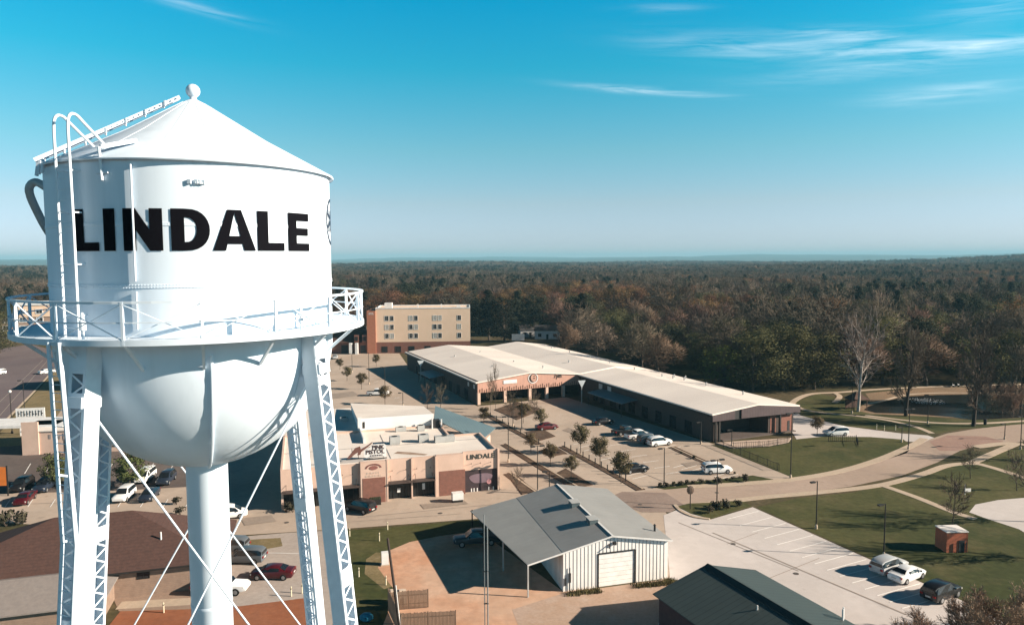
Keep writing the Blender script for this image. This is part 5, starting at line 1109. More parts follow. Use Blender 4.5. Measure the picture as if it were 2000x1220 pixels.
g = G(893, 982); t = thing('shop_cart', 'white picnic cart standing against the brick panel of the shop', 'cart', (g.x, g.y + .6, 0), SAZ); part_box(t, 'body', TRIM, -.8, .8, -.5, .5, .4, 1.4); part_box(t, 'base', BLACKM, -.7, .7, -.45, .45, 0, .4)
g = G(733, 985); t = thing('planter_box', 'dark planter standing against the brick panel beside the black SUV', 'planter', (g.x, g.y, 0), SAZ); part_box(t, 'box', BLACKM, -.8, .8, -.3, .3, 0, .8); m = MB(); [m.sphere((-.6 + .3 * k, 0, .9), .28, 6) for k in range(5)]; m.build('plants', mat('dark_shrub', (.03, .035, .018), .9), t)

# ---------------------------------------------------------------- trees
BARK = mat('grey_brown_bark', (.095, .075, .06), .95, (.065, .052, .044), 4)
BARKP = mat('pale_sycamore_bark', (.44, .39, .35), .9, (.24, .20, .175), 1.2)
BARKD = mat('dark_bark', (.035, .028, .024), .95)
TWIG = mat('bare_twigs', (0.158, 0.1246, 0.09209), .95, (0.1083, 0.08667, 0.06681), .35, rnd=.35)
TWIGR = mat('reddish_twigs', (0.1658, 0.1011, 0.07625), .95, (0.1202, 0.07625, 0.05967), .35, rnd=.35)
TWIGP = mat('pale_twigs', (.24, .20, .175), .95, (.16, .13, .115), .5)
RUST = mat('rust_leaves', (0.1806, 0.09479, 0.04333), .95, (0.1128, 0.065, 0.03611), .5, rnd=.4)
OLIVE = mat('olive_leaves', (0.09479, 0.09028, 0.03611), .95, (0.05958, 0.05958, 0.02708), .5, rnd=.35)
PINE = mat('dark_evergreen_leaves', (0.02992, 0.03344, 0.0176), .95, (0.0176, 0.02112, 0.01232), .6, rnd=.35)
FRESH = mat('fresh_green_leaves', (0.136, 0.144, 0.0336), .95, (0.088, 0.1, 0.0288), .6, rnd=.25)
YOUNG = mat('brownish_green_leaves', (.16, .125, .065), .95, (.09, .075, .042), 1.2, rnd=.3)

for m_ in (RUST, OLIVE, PINE, FRESH, YOUNG): through(m_, .35)
for m_ in (TWIG, TWIGR): through(m_, .25)

def branchy(seed, h, spread, n_limb=7, depth=4, trunk_r=.28, up=.55, first=.22, droop=0.0):
    """grow a bare tree: returns (thick limbs, thin twigs) as lists of (a, b, ra, rb)"""
    rr = random.Random(seed); thick, thin = [], []
    def rnd_dir(d, amt):
        v = Vector((rr.gauss(0, 1), rr.gauss(0, 1), rr.gauss(0, 1))).normalized(); return (d + v * amt).normalized()
    def grow(p, d, L_, r, lev):
        seg = 3 if lev < 2 else 2; q = p
        for s in range(seg):
            d = rnd_dir(d, .24); d = (d + Vector((0, 0, up * .16 - droop * lev * .08))).normalized()
            e = q + d * (L_ / seg); r2 = r * .82
            (thick if lev < 2 else thin).append((q, e, r, r2))
            if lev < depth and (s > 0 or lev > 0):
                for _ in range(2 if lev < depth - 1 else 3):
                    grow(q.lerp(e, rr.uniform(.3, 1)), rnd_dir(d, .85), L_ * rr.uniform(.45, .68), max(r2 * .55, .02), lev + 1)
            q, r = e, r2
        if lev < depth: grow(q, rnd_dir(d, .3), L_ * .6, r, lev + 1)
    p = Vector((0, 0, 0)); d = Vector((0, 0, 1)); r = trunk_r; nseg = 6; H0 = h * .62
    for s in range(nseg):
        d = (d + Vector((rr.gauss(0, .07), rr.gauss(0, .07), .15))).normalized(); e = p + d * (H0 / nseg); r2 = r * .86
        thick.append((p, e, r, r2))
        if (s + 1) / nseg * .62 > first:
            for _ in range(max(1, n_limb // nseg + 1)):
                a = rr.uniform(0, 6.283); el_ = rr.uniform(.25, .9) * up + .1
                grow(p.lerp(e, rr.random()), Vector((math.cos(a) * (1 - el_ * .5), math.sin(a) * (1 - el_ * .5), el_)).normalized(), spread * rr.uniform(.5, .8), r2 * .5, 1)
        p, r = e, r2
    for _ in range(3): grow(p, rnd_dir(d, .5), h * .3, r * .7, 1)
    return thick, thin
def limbs_mesh(mb, segs, n):
    for a, b_, ra, rb in segs:
        d = (b_ - a)
        if d.length < 1e-4: continue
        d.normalize(); u = Vector((0, 0, 1)) if abs(d.z) < .9 else Vector((1, 0, 0)); x = d.cross(u).normalized(); y = d.cross(x)
        vs = [a + (x * math.cos(6.283 * k / n) + y * math.sin(6.283 * k / n)) * ra for k in range(n)] + [b_ + (x * math.cos(6.283 * k / n) + y * math.sin(6.283 * k / n)) * rb for k in range(n)]
        mb.add(vs, [(k, (k + 1) % n, n + (k + 1) % n, n + k) for k in range(n)])
def leaf_quads(mb, rr, c, n, rad, size, flat=.85):
    for _ in range(n):
        v = Vector((rr.gauss(0, 1), rr.gauss(0, 1), rr.gauss(0, 1))).normalized(); k = rr.random() ** .45
        p = c + Vector((v.x * rad * k, v.y * rad * k, v.z * rad * k * flat))
        nrm = (v + Vector((rr.gauss(0, .6), rr.gauss(0, .6), rr.gauss(0, .6)))).normalized(); t = nrm.orthogonal().normalized(); t.rotate(Matrix.Rotation(rr.uniform(0, 6.28), 3, nrm)); b_ = nrm.cross(t); s_ = size * rr.uniform(.6, 1.3)
        ow = (v * .75 + Vector((p.x, p.y, (p.z - c.z) + .2 * rad)).normalized() * .45 + Vector((rr.gauss(0, .09), rr.gauss(0, .09), rr.gauss(0, .09)))).normalized()
        mb.leaf([p - t * s_ * .5, p + b_ * s_ * .33, p + t * s_ * .5, p - b_ * s_ * .33], nrm, ow)
def finish(name, label, cat, trunk_mb, crown_mb, tm, cm, under=True):
    t = thing(name, label, cat, (0, 0, -500)); trunk_mb.build('trunk', tm, t, fix=False); crown_mb.build('crown', cm, t, fix=False); return t
def slivers(mb, rr, c, n, rx, rz, L_, wd):
    """fine twig tufts filling a rounded crown: thin blades pointing outwards and up"""
    for _ in range(n):
        v = Vector((rr.gauss(0, 1), rr.gauss(0, 1), rr.gauss(.15, 1))).normalized(); k = rr.random() ** .38
        p = c + Vector((v.x * rx * k, v.y * rx * k, v.z * rz * k)); d = (v + Vector((rr.gauss(0, .35), rr.gauss(0, .35), .55 + rr.gauss(0, .3)))).normalized(); x = d.orthogonal().normalized(); x.rotate(Matrix.Rotation(rr.uniform(0, 6.28), 3, d))
        l_ = L_ * rr.uniform(.6, 1.4); w_ = x * wd * rr.uniform(.6, 1.3); ow = (v * .8 + Vector((p.x, p.y, .3 * rz)).normalized() * .4 + Vector((rr.gauss(0, .1), rr.gauss(0, .1), rr.gauss(0, .1)))).normalized(); mb.leaf([p - w_, p + w_, p + d * l_], x.cross(d), ow)
def dome_tree(name, label, seed, h, rad, cm, n=2300, lobes=9, **k):
    rr = random.Random(seed); th, tn = branchy(seed, h * .95, rad * .95, depth=3, trunk_r=.3, **k); a, b_ = MB(), MB(); limbs_mesh(a, th, 6); limbs_mesh(b_, [(p, q, max(r, .05), max(r2, .035)) for p, q, r, r2 in tn], 3)
    for i in range(lobes):
        an = 6.283 * (i + rr.random() * .6) / lobes; q = rad * (rr.uniform(.35, .62) if i < lobes - 2 else .12); zz = h * (rr.uniform(.48, .72) if i < lobes - 2 else .78)
        slivers(b_, rr, Vector((q * math.cos(an), q * math.sin(an), zz)), n // lobes, rad * rr.uniform(.36, .5), h * rr.uniform(.17, .24), 1.1, .055)
    return finish(name, label, 'tree', a, b_, BARK, cm)
def bare_tree(name, label, seed, h=18, spread=7, tm=None, cm=None, trunk_r=.3, depth=4, twig=.045, **k):
    th, tn = branchy(seed, h, spread, depth=depth, trunk_r=trunk_r, **k); a, b_ = MB(), MB(); limbs_mesh(a, th, 6)
    limbs_mesh(b_, [(p, q, max(r, twig), max(r2, twig * .8)) for p, q, r, r2 in tn], 3); return finish(name, label, 'tree', a, b_, tm or BARK, cm or TWIG)
def leafy_tree(name, label, seed, h, rad, cm, tm=None, clumps=22, per=70, size=.55, trunk_r=.28, low=.3, cone=0.0, twigs=True):
    rr = random.Random(seed); a, b_ = MB(), MB(); th = [(Vector((0, 0, 0)), Vector((0, 0, h * low)), trunk_r, trunk_r * .8), (Vector((0, 0, h * low)), Vector((rr.uniform(-.3, .3), 0, h * .8)), trunk_r * .8, trunk_r * .2)]
    for i in range(clumps):
        zz = rr.uniform(low, .93); k = (zz - low) / (1 - low)
        env = (1 - k) ** .8 * 1.05 if cone else math.sqrt(max(0, 1 - (2 * k - .9) ** 2 * .9))
        an = rr.uniform(0, 6.283); q = rad * env * rr.uniform(.25, .85); c_ = Vector((q * math.cos(an), q * math.sin(an), h * zz))
        cr_ = rad * rr.uniform(.28, .46) * (1 if not cone else .8); leaf_quads(b_, rr, c_, per, cr_, size)
        th.append((Vector((0, 0, h * max(low * .8, zz - .25))), c_, trunk_r * .3, .04))
    limbs_mesh(a, th, 6); return finish(name, label, 'tree', a, b_, tm or BARK, cm)
LB = {
 'bare': 'bare grey-brown tree in the winter wood beyond the lots', 'redbare': 'bare tree with reddish twigs in the winter wood', 'rust': 'rusty brown leaved oak standing among bare trees of the wood',
 'olive': 'olive green half-leafed tree in the wood', 'pine': 'dark evergreen tree among the bare trees of the wood', 'fresh': 'yellow-green tree at the wood edge behind the hall'}
PT = {
 'bare': [dome_tree('bare_tree', LB['bare'], 11, 17, 6.6, TWIG), dome_tree('bare_tree', LB['bare'], 12, 18, 5.6, TWIG, lobes=8), bare_tree('bare_tree', LB['bare'], 13, 18, 6.5, cm=TWIG)], 'redbare': [dome_tree('bare_tree', LB['redbare'], 21, 15, 6.4, TWIGR), dome_tree('bare_tree', LB['redbare'], 22, 14, 5.4, TWIGR, lobes=7)],
 'rust': [leafy_tree('rust_oak', LB['rust'], s, 17, 6.5, RUST, clumps=44, per=130, size=.40, low=.24) for s in (31, 32)],
 'olive': [leafy_tree('olive_tree', LB['olive'], s, 15, 6.2, OLIVE, clumps=46, per=150, size=.36, low=.16) for s in (41, 42)],
 'pine': [leafy_tree('evergreen_tree', LB['pine'], 51, 19, 5.5, PINE, clumps=46, per=120, size=.5, low=.12), leafy_tree('evergreen_tree', LB['pine'], 52, 20, 4.2, PINE, clumps=46, per=110, size=.5, low=.12, cone=1)],
 'fresh': [leafy_tree('green_tree', LB['fresh'], 61, 12, 5, FRESH, clumps=32, per=130, size=.34, low=.15)]}
USED = set()
def plant(kind, x, y, s=1.0, label=None, group=None, idx=None, sz=None):
    L_ = PT[kind]; k = RNG.randrange(len(L_)) if idx is None else idx; p = L_[k]
    o = p if (kind, k) not in USED else dup(p, (0, 0, 0), 0)
    USED.add((kind, k)); o.location = (x, y, hills(x, y) - .05); o.rotation_euler = (0, 0, RNG.uniform(0, 6.28)); o.scale = (s * 1.45, s * 1.45, s * (sz or RNG.uniform(.95, 1.15)))
    o['label'] = label or LB[kind]; o['group'] = group or 'trees of the winter wood'; o['category'] = 'tree'; return o
# edge of the wood on the ground, left to right
EDGE = [G(*p) for p in ((560, 652), (650, 652), (720, 655), (930, 668), (1000, 662), (1110, 668), (1150, 694), (1200, 690), (1250, 715), (1310, 712), (1372, 722), (1400, 752), (1480, 772), (1560, 766), (1700, 757), (1850, 752), (2000, 747), (2150, 742))]
EA = [(math.atan2(p.x, p.y), math.hypot(p.x, p.y)) for p in EDGE]
def edge_r(a):
    if a <= EA[0][0]: return 330.0
    for (a0, r0), (a1, r1) in zip(EA, EA[1:]):
        if a0 <= a <= a1: return r0 + (r1 - r0) * (a - a0) / (a1 - a0)
    return EA[-1][1]
def clear(x, y): # meadow openings and cottages inside the wood
    for (px, py, rad) in ((1069, 662, 17), (1036, 658, 10), (1190, 695, 14), (1350, 735, 12), (1400, 585, 0), (820, 660, 45)):
        g = G(px, py)
        if (x - g.x) ** 2 + (y - g.y) ** 2 < rad * rad: return False
    return True
def kind_at(x, y):
    n1 = noise.noise(Vector((x * .009, y * .009, 4.0))); n2 = noise.noise(Vector((x * .013, y * .013, 9.0))); a = math.atan2(x, y); u = RNG.random()
    if n1 > .16: return 'rust' if u < .68 else ('bare' if u < .9 else 'pine')
    if n1 < -.22 or (a < .12 and u < .25): return 'pine' if u < .42 else ('olive' if u < .8 else 'bare')
    if n2 > .15 or (a > .45 and u < .35): return 'olive' if u < .62 else 'redbare'
    return 'bare' if u < .56 else ('redbare' if u < .82 else ('olive' if u < .92 else 'pine'))
taken = []
def ok(x, y, d):
    for (u, v) in taken:
        if abs(u - x) < d and abs(v - y) < d and (u - x) ** 2 + (v - y) ** 2 < d * d: return False
    return True
# hand-placed trees that can be told apart
SP = [('pine', 955, 664, 1.1, 'tallest dark evergreen right beside the cream hotel'), ('pine', 985, 668, 1.0, 'broad dark evergreen second from the cream hotel'), ('pine', 1012, 656, .95, 'dark evergreen behind the grey roofed cottage'), ('pine', 1045, 655, 1.0, 'dark evergreen above the white cottage'), ('pine', 935, 655, .9, 'dark evergreen tucked behind the hotel end wall'),
      ('fresh', 1415, 752, 1.0, 'yellow-green tree at the wood edge behind the hall roof'), ('bare', 1130, 690, .95, 'bare tree left of the meadow behind the hall'), ('bare', 1165, 708, .8, 'bare tree at the near edge of the meadow behind the hall'), ('bare', 1255, 735, .85, 'bare tree between the two meadows behind the hall'), ('redbare', 1290, 745, .9, 'reddish bare tree right of the slim pole behind the hall'), ('redbare', 1108, 700, .8, 'reddish bare tree closest to the hall gable roof'),
      ('rust', 1600, 700, 1.15, 'bright rust-brown oak crown above the pale bare sycamore'), ('pine', 1545, 700, .95, 'dark evergreen left of the bright rust oak'), ('olive', 1470, 765, 1.05, 'large olive tree at the wood edge past the hall end'), ('olive', 1530, 762, 1.1, 'second large olive tree at the wood edge near the path loop'), ('olive', 1590, 760, 1.0, 'olive tree at the wood edge behind the timber shelter')]
for kd, px, py, s, lb in SP:
    g = G(px, py); plant(kd, g.x, g.y, s, lb); taken.append((g.x, g.y))
cand = []
for _ in range(12000):
    a = RNG.uniform(-.36, .70); r = edge_r(a) + (RNG.random() ** 1.25) * 175; cand.append((r - edge_r(a), a, r))
cand.sort(); n = 0; rest = []
for dr_, a, r in cand:
    x, y = r * math.sin(a), r * math.cos(a)
    if not clear(x, y): continue
    if not ok(x, y, 10.4): continue
    if n >= 262: rest.append((x, y)); taken.append((x, y)); continue
    n += 1; taken.append((x, y)); kd = kind_at(x, y); plant(kd, x, y, RNG.uniform(.72, 1.15))
# trees at the far left seen past the tower
for px, py, kd, s, lb in ((0, 690, 'olive', 1.1, 'large olive tree cut by the left picture edge'), (-30, 700, 'olive', 1.1, 'olive tree beyond the left picture edge tree'), (52, 650, 'bare', .9, 'bare tree in front of the far brick hotel'), (30, 640, 'pine', .8, 'dark tree left of the far brick hotel'), (88, 655, 'redbare', .8, 'reddish tree right of the far brick hotel')):
    g = G(px, py); plant(kd, g.x, g.y, s, lb)

# the wood farther off: one object of points that carries copies of the same tree meshes
pts, kidx, scl, rot = [], [], [], []
ORDER = ['bare', 'redbare', 'rust', 'olive', 'pine']; FLAT = [(k, i) for k in ORDER for i in range(len(PT[k]))]
def addpt(x, y, s, kd):
    c_ = [j for j, (k, i) in enumerate(FLAT) if k == kd]; pts.append((x, y, hills(x, y) - .1)); kidx.append(RNG.choice(c_)); scl.append(s * 1.35); rot.append(RNG.uniform(0, 6.28))
for x, y in rest: addpt(x, y, RNG.uniform(.75, 1.15), kind_at(x, y))
def far_ok(x, y):
    for (px, py, rad) in ((1868, 535, 60), (1390, 585, 14), (1340, 592, 16), (70, 668, 40)):
        g = G(px, py); d = math.hypot(g.x, g.y); dx, dy = x - g.x, y - g.y
        if dx * dx + dy * dy < rad * rad: return False
        t_ = (x * g.x + y * g.y) / d   # keep a glimpse open just in front of each far house
        if d - rad * 3 < t_ < d and abs(x * g.y - y * g.x) / d < rad * .7: return False
    return noise.noise(Vector((x * .004, y * .004, 21.0))) < .48 or math.hypot(x, y) < 430
r = 300.0
while r < 3600:
    sp_ = 10.6 if r < 900 else (10.6 * (r / 900) ** .75)
    na = int(1.75 * r / sp_)
    for k in range(na):
        a = -.85 + 1.75 * (k + RNG.random()) / na; rr_ = r + RNG.uniform(-.5, .5) * sp_; x, y = rr_ * math.sin(a), rr_ * math.cos(a)
        er = edge_r(a)
        if -.36 <= a <= .70 and rr_ < er + 176: continue
        if a < -.36 and rr_ < 420: continue
        if a > .70 and rr_ < 230: continue
        if not far_ok(x, y): continue
        addpt(x, y, RNG.uniform(.8, 1.2) * (1 if r < 900 else min(1.9, (r / 900) ** .4)), kind_at(x, y))
    r += sp_
me = bpy.data.meshes.new('winter_wood'); me.from_pydata(pts, [], [])
for nm, ty, dat in (('kind', 'INT', kidx), ('scl', 'FLOAT', scl), ('rot', 'FLOAT', rot)):
    at = me.attributes.new(nm, ty, 'POINT'); at.data.foreach_set('value', dat)
wood = bpy.data.objects.new('winter_wood', me); col.objects.link(wood); tag(wood, 'rolling winter wood of bare, rusty and dark trees stretching to the hills', 'wood', None, 'stuff')
ng = bpy.data.node_groups.new('wood_nodes', 'GeometryNodeTree'); ng.interface.new_socket('Geometry', in_out='INPUT', socket_type='NodeSocketGeometry'); ng.interface.new_socket('Geometry', in_out='OUTPUT', socket_type='NodeSocketGeometry')
N = ng.nodes; gi = N.new('NodeGroupInput'); go_ = N.new('NodeGroupOutput'); iop = N.new('GeometryNodeInstanceOnPoints'); g2i = N.new('GeometryNodeGeometryToInstance')
def named(nm, ty):
    q = N.new('GeometryNodeInputNamedAttribute'); q.data_type = ty; q.inputs[0].default_value = nm; return q.outputs[0]
for k, i in reversed(FLAT):   # joined lists run from the last link made to the first
    jn = N.new('GeometryNodeJoinGeometry')
    for ch in PT[k][i].children:
        oi = N.new('GeometryNodeObjectInfo'); oi.inputs['Object'].default_value = bpy.data.objects[ch.name]; oi.transform_space = 'ORIGINAL'; ng.links.new(oi.outputs['Geometry'], jn.inputs[0])
    ng.links.new(jn.outputs[0], g2i.inputs[0])
cx = N.new('ShaderNodeCombineXYZ'); ng.links.new(named('rot', 'FLOAT'), cx.inputs[2]); cs = N.new('ShaderNodeCombineXYZ'); sv = named('scl', 'FLOAT')
mnz = N.new('ShaderNodeMath'); mnz.operation = 'MINIMUM'; mnz.inputs[1].default_value = 1.12; ng.links.new(sv, mnz.inputs[0])
for q in range(2): ng.links.new(sv, cs.inputs[q])
ng.links.new(mnz.outputs[0], cs.inputs[2])
ng.links.new(gi.outputs[0], iop.inputs['Points']); ng.links.new(g2i.outputs[0], iop.inputs['Instance']); iop.inputs['Pick Instance'].default_value = True
ng.links.new(named('kind', 'INT'), iop.inputs['Instance Index']); ng.links.new(cx.outputs[0], iop.inputs['Rotation']); ng.links.new(cs.outputs[0], iop.inputs['Scale'])
ng.links.new(iop.outputs[0], go_.inputs[0]); md = wood.modifiers.new('wood', 'NODES'); md.node_group = ng
print('forest points', len(pts), 'individual', n)

# trees that stand alone in the town and the park
def solo(proto, px, py, s, label, group, used):
    g = G(px, py); o = proto if not used else dup(proto, (0, 0, 0), 0); o.location = (g.x, g.y, 0); o.rotation_euler = (0, 0, RNG.uniform(0, 6.28)); o.scale = (s, s, s * RNG.uniform(.95, 1.05)); o['label'] = label; o['group'] = group; return o
YT = [leafy_tree('young_tree', 'x', s, 4.7, 1.75, YOUNG, clumps=30, per=80, size=.22, trunk_r=.07, low=.40) for s in (71, 72)]
YL = [(1134, 886, 1.08, 'round brownish young tree leftmost in the row of three beside the bollards'), (1172, 910, 1.1, 'round brownish young tree in the middle of the row of three beside the bollards'), (1213, 944, 1.08, 'dark round young tree beside the black sedan'), (1037, 884, .75, 'small round young tree on the inner planted island beside the first lamp'), (1075, 910, .8, 'small round young tree beside the shorter post on the island'), (1116, 932, .78, 'small round young tree on the mulch island nearest the road'), (1022, 826, .9, 'round tree on the plaza before the hall entrance'), (945, 830, .8, 'dark round tree beside the blue-grey lean-to roof'),
      (735, 716, .85, 'round tree in the far lot right below the hotel tower'), (678, 744, .9, 'round tree in the far lot close to the tower bowl'), (706, 760, .95, 'round tree in the far lot left of the white pickup'), (752, 790, 1.0, 'round tree in the far lot right of the white pickup'), (664, 722, .8, 'small tree far along the lot by the hotel wing'), (1056, 838, .9, 'tree standing over the maroon sedan'), (1596, 850, .85, 'small dark evergreen by the driveway left of the white SUV')]
for i, (px, py, s, lb) in enumerate(YL): solo(YT[i % 2], px, py, s, lb, 'young trees planted round the lots', i > 1)
BY = bare_tree('young_bare_tree', 'x', 81, 6.0, 2.2, trunk_r=.09, twig=.02, depth=3)
BL_ = [(1859, 1033, 1.05, 'bare young tree just behind the brick hut on the lawn'), (1895, 934, .8, 'bare young tree where the park paths cross'), (1986, 958, .9, 'bare young tree near the right edge of the park lawn'), (968, 800, 1.3, 'slim bare tree before the pink gable, left one'), (958, 806, 1.1, 'slim bare tree left of the other before the pink gable'), (1000, 815, .9, 'bare young tree beside the plaza lamps'), (1045, 815, .9, 'bare young tree before the hall entrance'), (1010, 958, .55, 'low bare shrub tree on the near median tip'), (860, 800, .9, 'reddish bare tree behind the blue-grey lean-to roof'), (835, 800, .9, 'bare tree beside the hall shadow edge')]
for i, (px, py, s, lb) in enumerate(BL_):
    o = solo(BY, px, py, s, lb, 'bare young trees', i > 0)
    if i in (3, 4): o.scale = (s * .45, s * .45, s * 1.25)
o = bare_tree('sycamore', 'tall pale-barked bare sycamore between the path loop and the pond', 93, 23, 9.5, tm=BARKP, cm=TWIGP, trunk_r=.48, depth=3, twig=.06, first=.26, up=.8); g = G(1676, 803); o.location = (g.x, g.y, 0); o.scale = (.78, .78, .92); o['group'] = 'large park trees by the pond'
o = bare_tree('park_tree', 'large dark-trunked bare tree before the middle of the pond', 95, 17, 6.5, tm=BARKD, trunk_r=.55, first=.24, up=.8); g = G(1769, 812); o.location = (g.x, g.y, 0); o['group'] = 'large park trees by the pond'
o.scale = (.75, .75, 1)
for px, py, s, lb in ((1901, 832, (.75, .75, 1.0), 'large bare tree before the right end of the pond'), (1992, 794, (.85, .85, 1.05), 'large dark bare tree at the right picture edge beyond the pond path'), (1935, 790, (.7, .7, .8), 'reddish bare tree in the reeds right of the pond')):
    g = G(px, py); q = dup(o, (g.x, g.y, 0), RNG.uniform(0, 360), lb, 'large park trees by the pond', s)
# green trees in the car park on the left
cp_ = leafy_tree('car_park_tree', 'x', 101, 6.5, 2.7, mat('car_park_tree_leaves', (.085, .098, .03), .95, (.055, .066, .024), .8, rnd=.2), clumps=30, per=90, size=.32, trunk_r=.12, low=.22)
for i, (px, py, s, lb) in enumerate(((254, 952, 1.0, 'green bushy tree standing over the white SUV left of the riser'), (112, 950, .9, 'dark green tree behind the left ladder in the dark car park'))): solo(cp_, px, py, s, lb, 'green trees in the dark car park', i > 0)
# shrubs
def shrub_proto(name, seed, cm, r_=.6, per=160, size=.16):
    rr = random.Random(seed); a, b_ = MB(), MB(); limbs_mesh(a, [(Vector((0, 0, 0)), Vector((rr.uniform(-.3, .3), rr.uniform(-.3, .3), r_ * .9)), .03, .01) for _ in range(4)], 4)
    for _ in range(5): leaf_quads(b_, rr, Vector((rr.uniform(-.4, .4) * r_, rr.uniform(-.4, .4) * r_, r_ * rr.uniform(.45, .8))), per // 4, r_ * .55, size)
    t = thing(name, 'x', 'shrub', (0, 0, 0)); a.build('stems', BARK, t, fix=False); b_.build('foliage', cm, t, fix=False); return t
SHM = mat('brown_green_shrub', (.05, .042, .026), .95, (.03, .03, .018), 2, rnd=.3)
sh = shrub_proto('shrub', 5, SHM)
S1 = [(1288 + (1395 - 1288) * k / 8, 952 - 10 * k / 8, RNG.uniform(.8, 1.3)) for k in range(9)] + [(1408 + 12 * k, 941 - 2.2 * k, RNG.uniform(.6, .9)) for k in range(5)] + [(1330 + k * 26, 886 + k * 10, RNG.uniform(.6, 1.1)) for k in range(5)]
for i, (px, py, s) in enumerate(S1): solo(sh, px, py, s, 'small brownish shrub in the planted strips around the white SUV bay', 'shrubs in the planted strips', i > 0)
for px, py, s, lb in ((1402, 996, 2.0, 'big dark shrub in the corner bed beside the lamp foot'), (1420, 993, 1.9, 'second big dark shrub in the corner bed'), (1440, 988, 1.4, 'smaller reddish-dark shrub at the right end of the corner bed'), (1386, 1003, 1.5, 'dark shrub at the left end of the corner bed'), (1457, 940, 1.6, 'upright dark shrub right of the white SUV'), (1404, 944, 1.5, 'upright dark shrub below the white SUV'),
                      (560, 1000, 2.0, 'brown shrub at the shaded corner of the shop'), (572, 1000, 1.5, 'second brown shrub at the shop corner'), (12, 1027, 3.0, 'dry brown bush at the left edge below the red car'), (45, 1022, 2.6, 'dry brown bush right of the left edge bush'), (345, 985, 1.6, 'brown hedge bush behind the long tie rod'), (352, 1005, 1.6, 'dark hedge bush beside the riser')): solo(sh, px, py, s, lb, 'single shrubs about the lots', True)
# weeds along the barn
WD = mat('dry_weeds', (.16, .125, .055), .95, (.09, .085, .035), 3)
m = MB(); rr = random.Random(17)
for (a, b_, nn) in (((1108, 1158), (1172, 1150), 420), ((1240, 1142), (1318, 1134), 620), ((1302, 1130), (1330, 1140), 200)):
    p0, p1 = G(*a), G(*b_)
    for _ in range(nn):
        p = p0.lerp(p1, rr.random()) + Vector((rr.gauss(0, .25), rr.uniform(-.9, .1), 0)); hh = rr.uniform(.15, .55); an = rr.uniform(0, 6.28); d = Vector((math.cos(an), math.sin(an), 0)) * .06; tp_ = p + Vector((rr.gauss(0, .12), rr.gauss(0, .12), hh)); m.add([p - d, p + d, tp_], [(0, 1, 2)])
o = m.build('weeds', WD, fix=False); tag(o, 'dry weeds growing along the foot of the white barn', 'weeds', None, 'stuff')
# bare trees beyond the right edge whose shade falls on the lawn
for i, (px, py, s, lb) in enumerate(((2040, 1020, 1.25, 'bare lawn tree just beyond the right edge, shading the middle lawn'), (2120, 1095, 1.35, 'bare lawn tree beyond the right edge, shading the lawn below the hut'), (2060, 900, 1.2, 'bare lawn tree beyond the right edge by the path'))): solo(BY, px, py, s * 1.3, lb, 'bare young trees', True)
# brown thicket, lower right
THK = mat('reddish_brown_twigs', (.32, .215, .15), .95, (.23, .16, .115), .6, rnd=.15)
th0 = bare_tree('thicket_bush', 'x', 111, 4.6, 2.1, cm=THK, tm=THK, trunk_r=.05, twig=.016, depth=4, first=.05, up=.8, n_limb=9)
for i, (px, py, s, lb) in enumerate(((1806, 1284, .8, 'reddish bare bush at the left end of the corner thicket'), (1874, 1262, .85, 'reddish bare bush nearest the black SUV'), (1934, 1250, .9, 'brown bare bush in the middle of the corner thicket'), (1992, 1240, .95, 'brown bare bush at the right picture edge'), (1915, 1292, .95, 'front brown bush of the corner thicket'), (1985, 1285, 1.0, 'front brown bush in the very corner'), (1768, 1308, .8, 'low bare bush at the bottom edge left of the thicket'))): solo(th0, px, py, s, lb, 'bare bushes of the corner thicket', i > 0)

for i, (px, py, s) in enumerate(((1922, 792, 1.0), (1945, 796, 1.1), (1968, 792, 1.0), (1990, 798, 1.1), (1935, 806, .9), (2010, 790, 1.1), (1958, 806, .9), (1980, 808, .9))): solo(th0, px, py, s, 'brown reedy bush at the right end of the pond', 'reedy bushes at the pond end', True)
# store beside the street, mostly behind the tower
g = G(182, 760); t = thing('street_store', 'low tan store beside the grey street, behind the left tower leg', 'store', (g.x, g.y, 0), 20); part_box(t, 'wall', TANWALL, -7, 9, 0, 12, 0, 6.5); part_box(t, 'roof', ROOFW, -7.2, 9.2, -.2, 12.2, 6.5, 6.8); part_box(t, 'door', DARKM, 0, 1.4, -.06, -.002, 0, 2.3)
for x in (-4.5, 5): window(t, x, 1.0, 2.6, 1.5, 0)
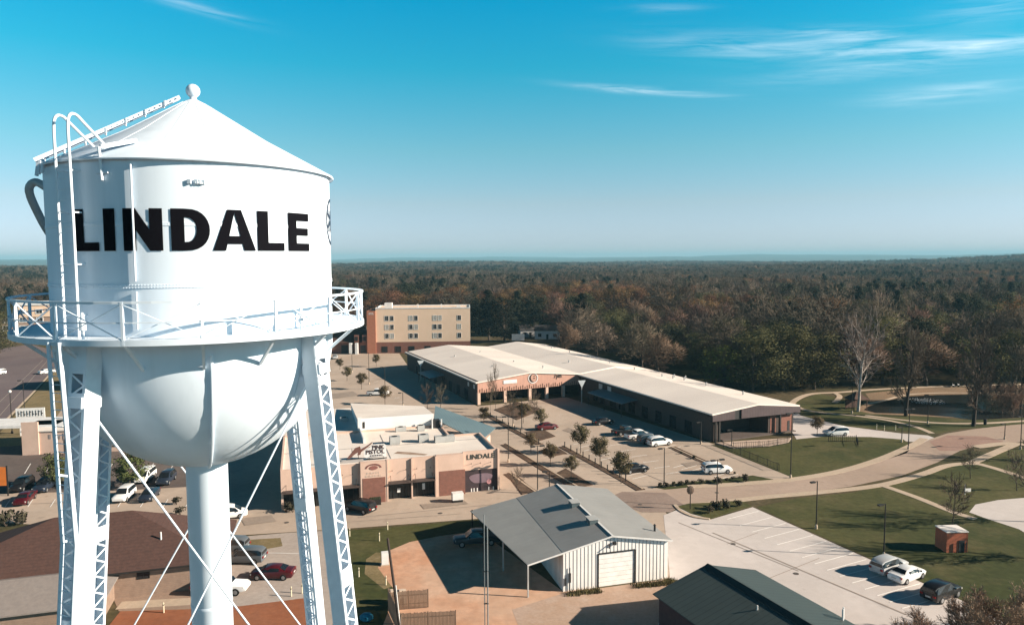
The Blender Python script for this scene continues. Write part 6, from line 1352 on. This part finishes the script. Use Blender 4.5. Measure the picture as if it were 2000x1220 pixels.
# tar seams and tyre marks on the lots
m = MB(); PL = True
for a, b_, wd in (((1392, 1040), (1770, 1200), .22), ((1325, 1020), (1560, 1115), .12), ((1480, 1040), (1420, 1062), .1), ((1600, 1090), (1500, 1130), .1), ((1180, 905), (1330, 880), .1), ((700, 1010), (960, 985), .14), ((640, 1022), (900, 1003), .1), ((1150, 880), (1320, 950), .12), ((300, 975), (20, 985), .12)): pline(a, b_, wd, .046)
for a, b, wd in (((-80, 862), (84, 703), .16), ((-60, 880), (92, 705), .16)): pline(a, b, wd, .05)
struct('tar_seam', m, mat('tar', (.33, .275, .24), .9))
PTCH = ground_mat('asphalt_patch', [(.29, .235, .195), (.26, .21, .175), (.32, .265, .225)], .2, .7, 2, fine_amt=.1)
for q in ([(1010, 972), (1062, 962), (1085, 975), (1030, 986)], [(820, 985), (905, 976), (915, 984), (828, 994)], [(1330, 905), (1362, 900), (1374, 906), (1342, 912)], [(640, 770), (690, 764), (700, 772), (650, 779)], [(1110, 835), (1150, 848), (1138, 853), (1098, 840)], [(470, 1012), (530, 1006), (540, 1018), (478, 1026)]): sheet('asphalt_patch', q, .05, PTCH)
m = MB()
for px, py in ((1432, 1062), (1250, 985), (1010, 1000), (1160, 860), (1555, 1120), (560, 1020), (860, 1002), (1400, 962)):
    g = G(px, py); m.prism([(g.x + .3 * math.cos(k), g.y + .3 * math.sin(k)) for k in [6.283 * j / 14 for j in range(14)]], .02, .056)
struct('drain_cover', m, mat('cast_iron_cover', (.10, .085, .075), .8))
# ---------------------------------------------------------------- haze
hz = MB().box(-14000, 14000, -14000, 14000, -40, 120).build('haze', bpy.data.materials.new('haze_air')); hz['kind'] = 'stuff'; hz['label'] = 'thin bluish air haze fading the far hills'; hz['category'] = 'haze'
hm = hz.data.materials[0]; hm.use_nodes = True; hn = hm.node_tree; hn.nodes.clear(); ho = hn.nodes.new('ShaderNodeOutputMaterial'); pv = hn.nodes.new('ShaderNodeVolumePrincipled')
pv.inputs['Color'].default_value = (.30, .62, .78, 1); pv.inputs['Density'].default_value = 1.25e-4; pv.inputs['Anisotropy'].default_value = 0.0; hn.links.new(pv.outputs[0], ho.inputs['Volume'])
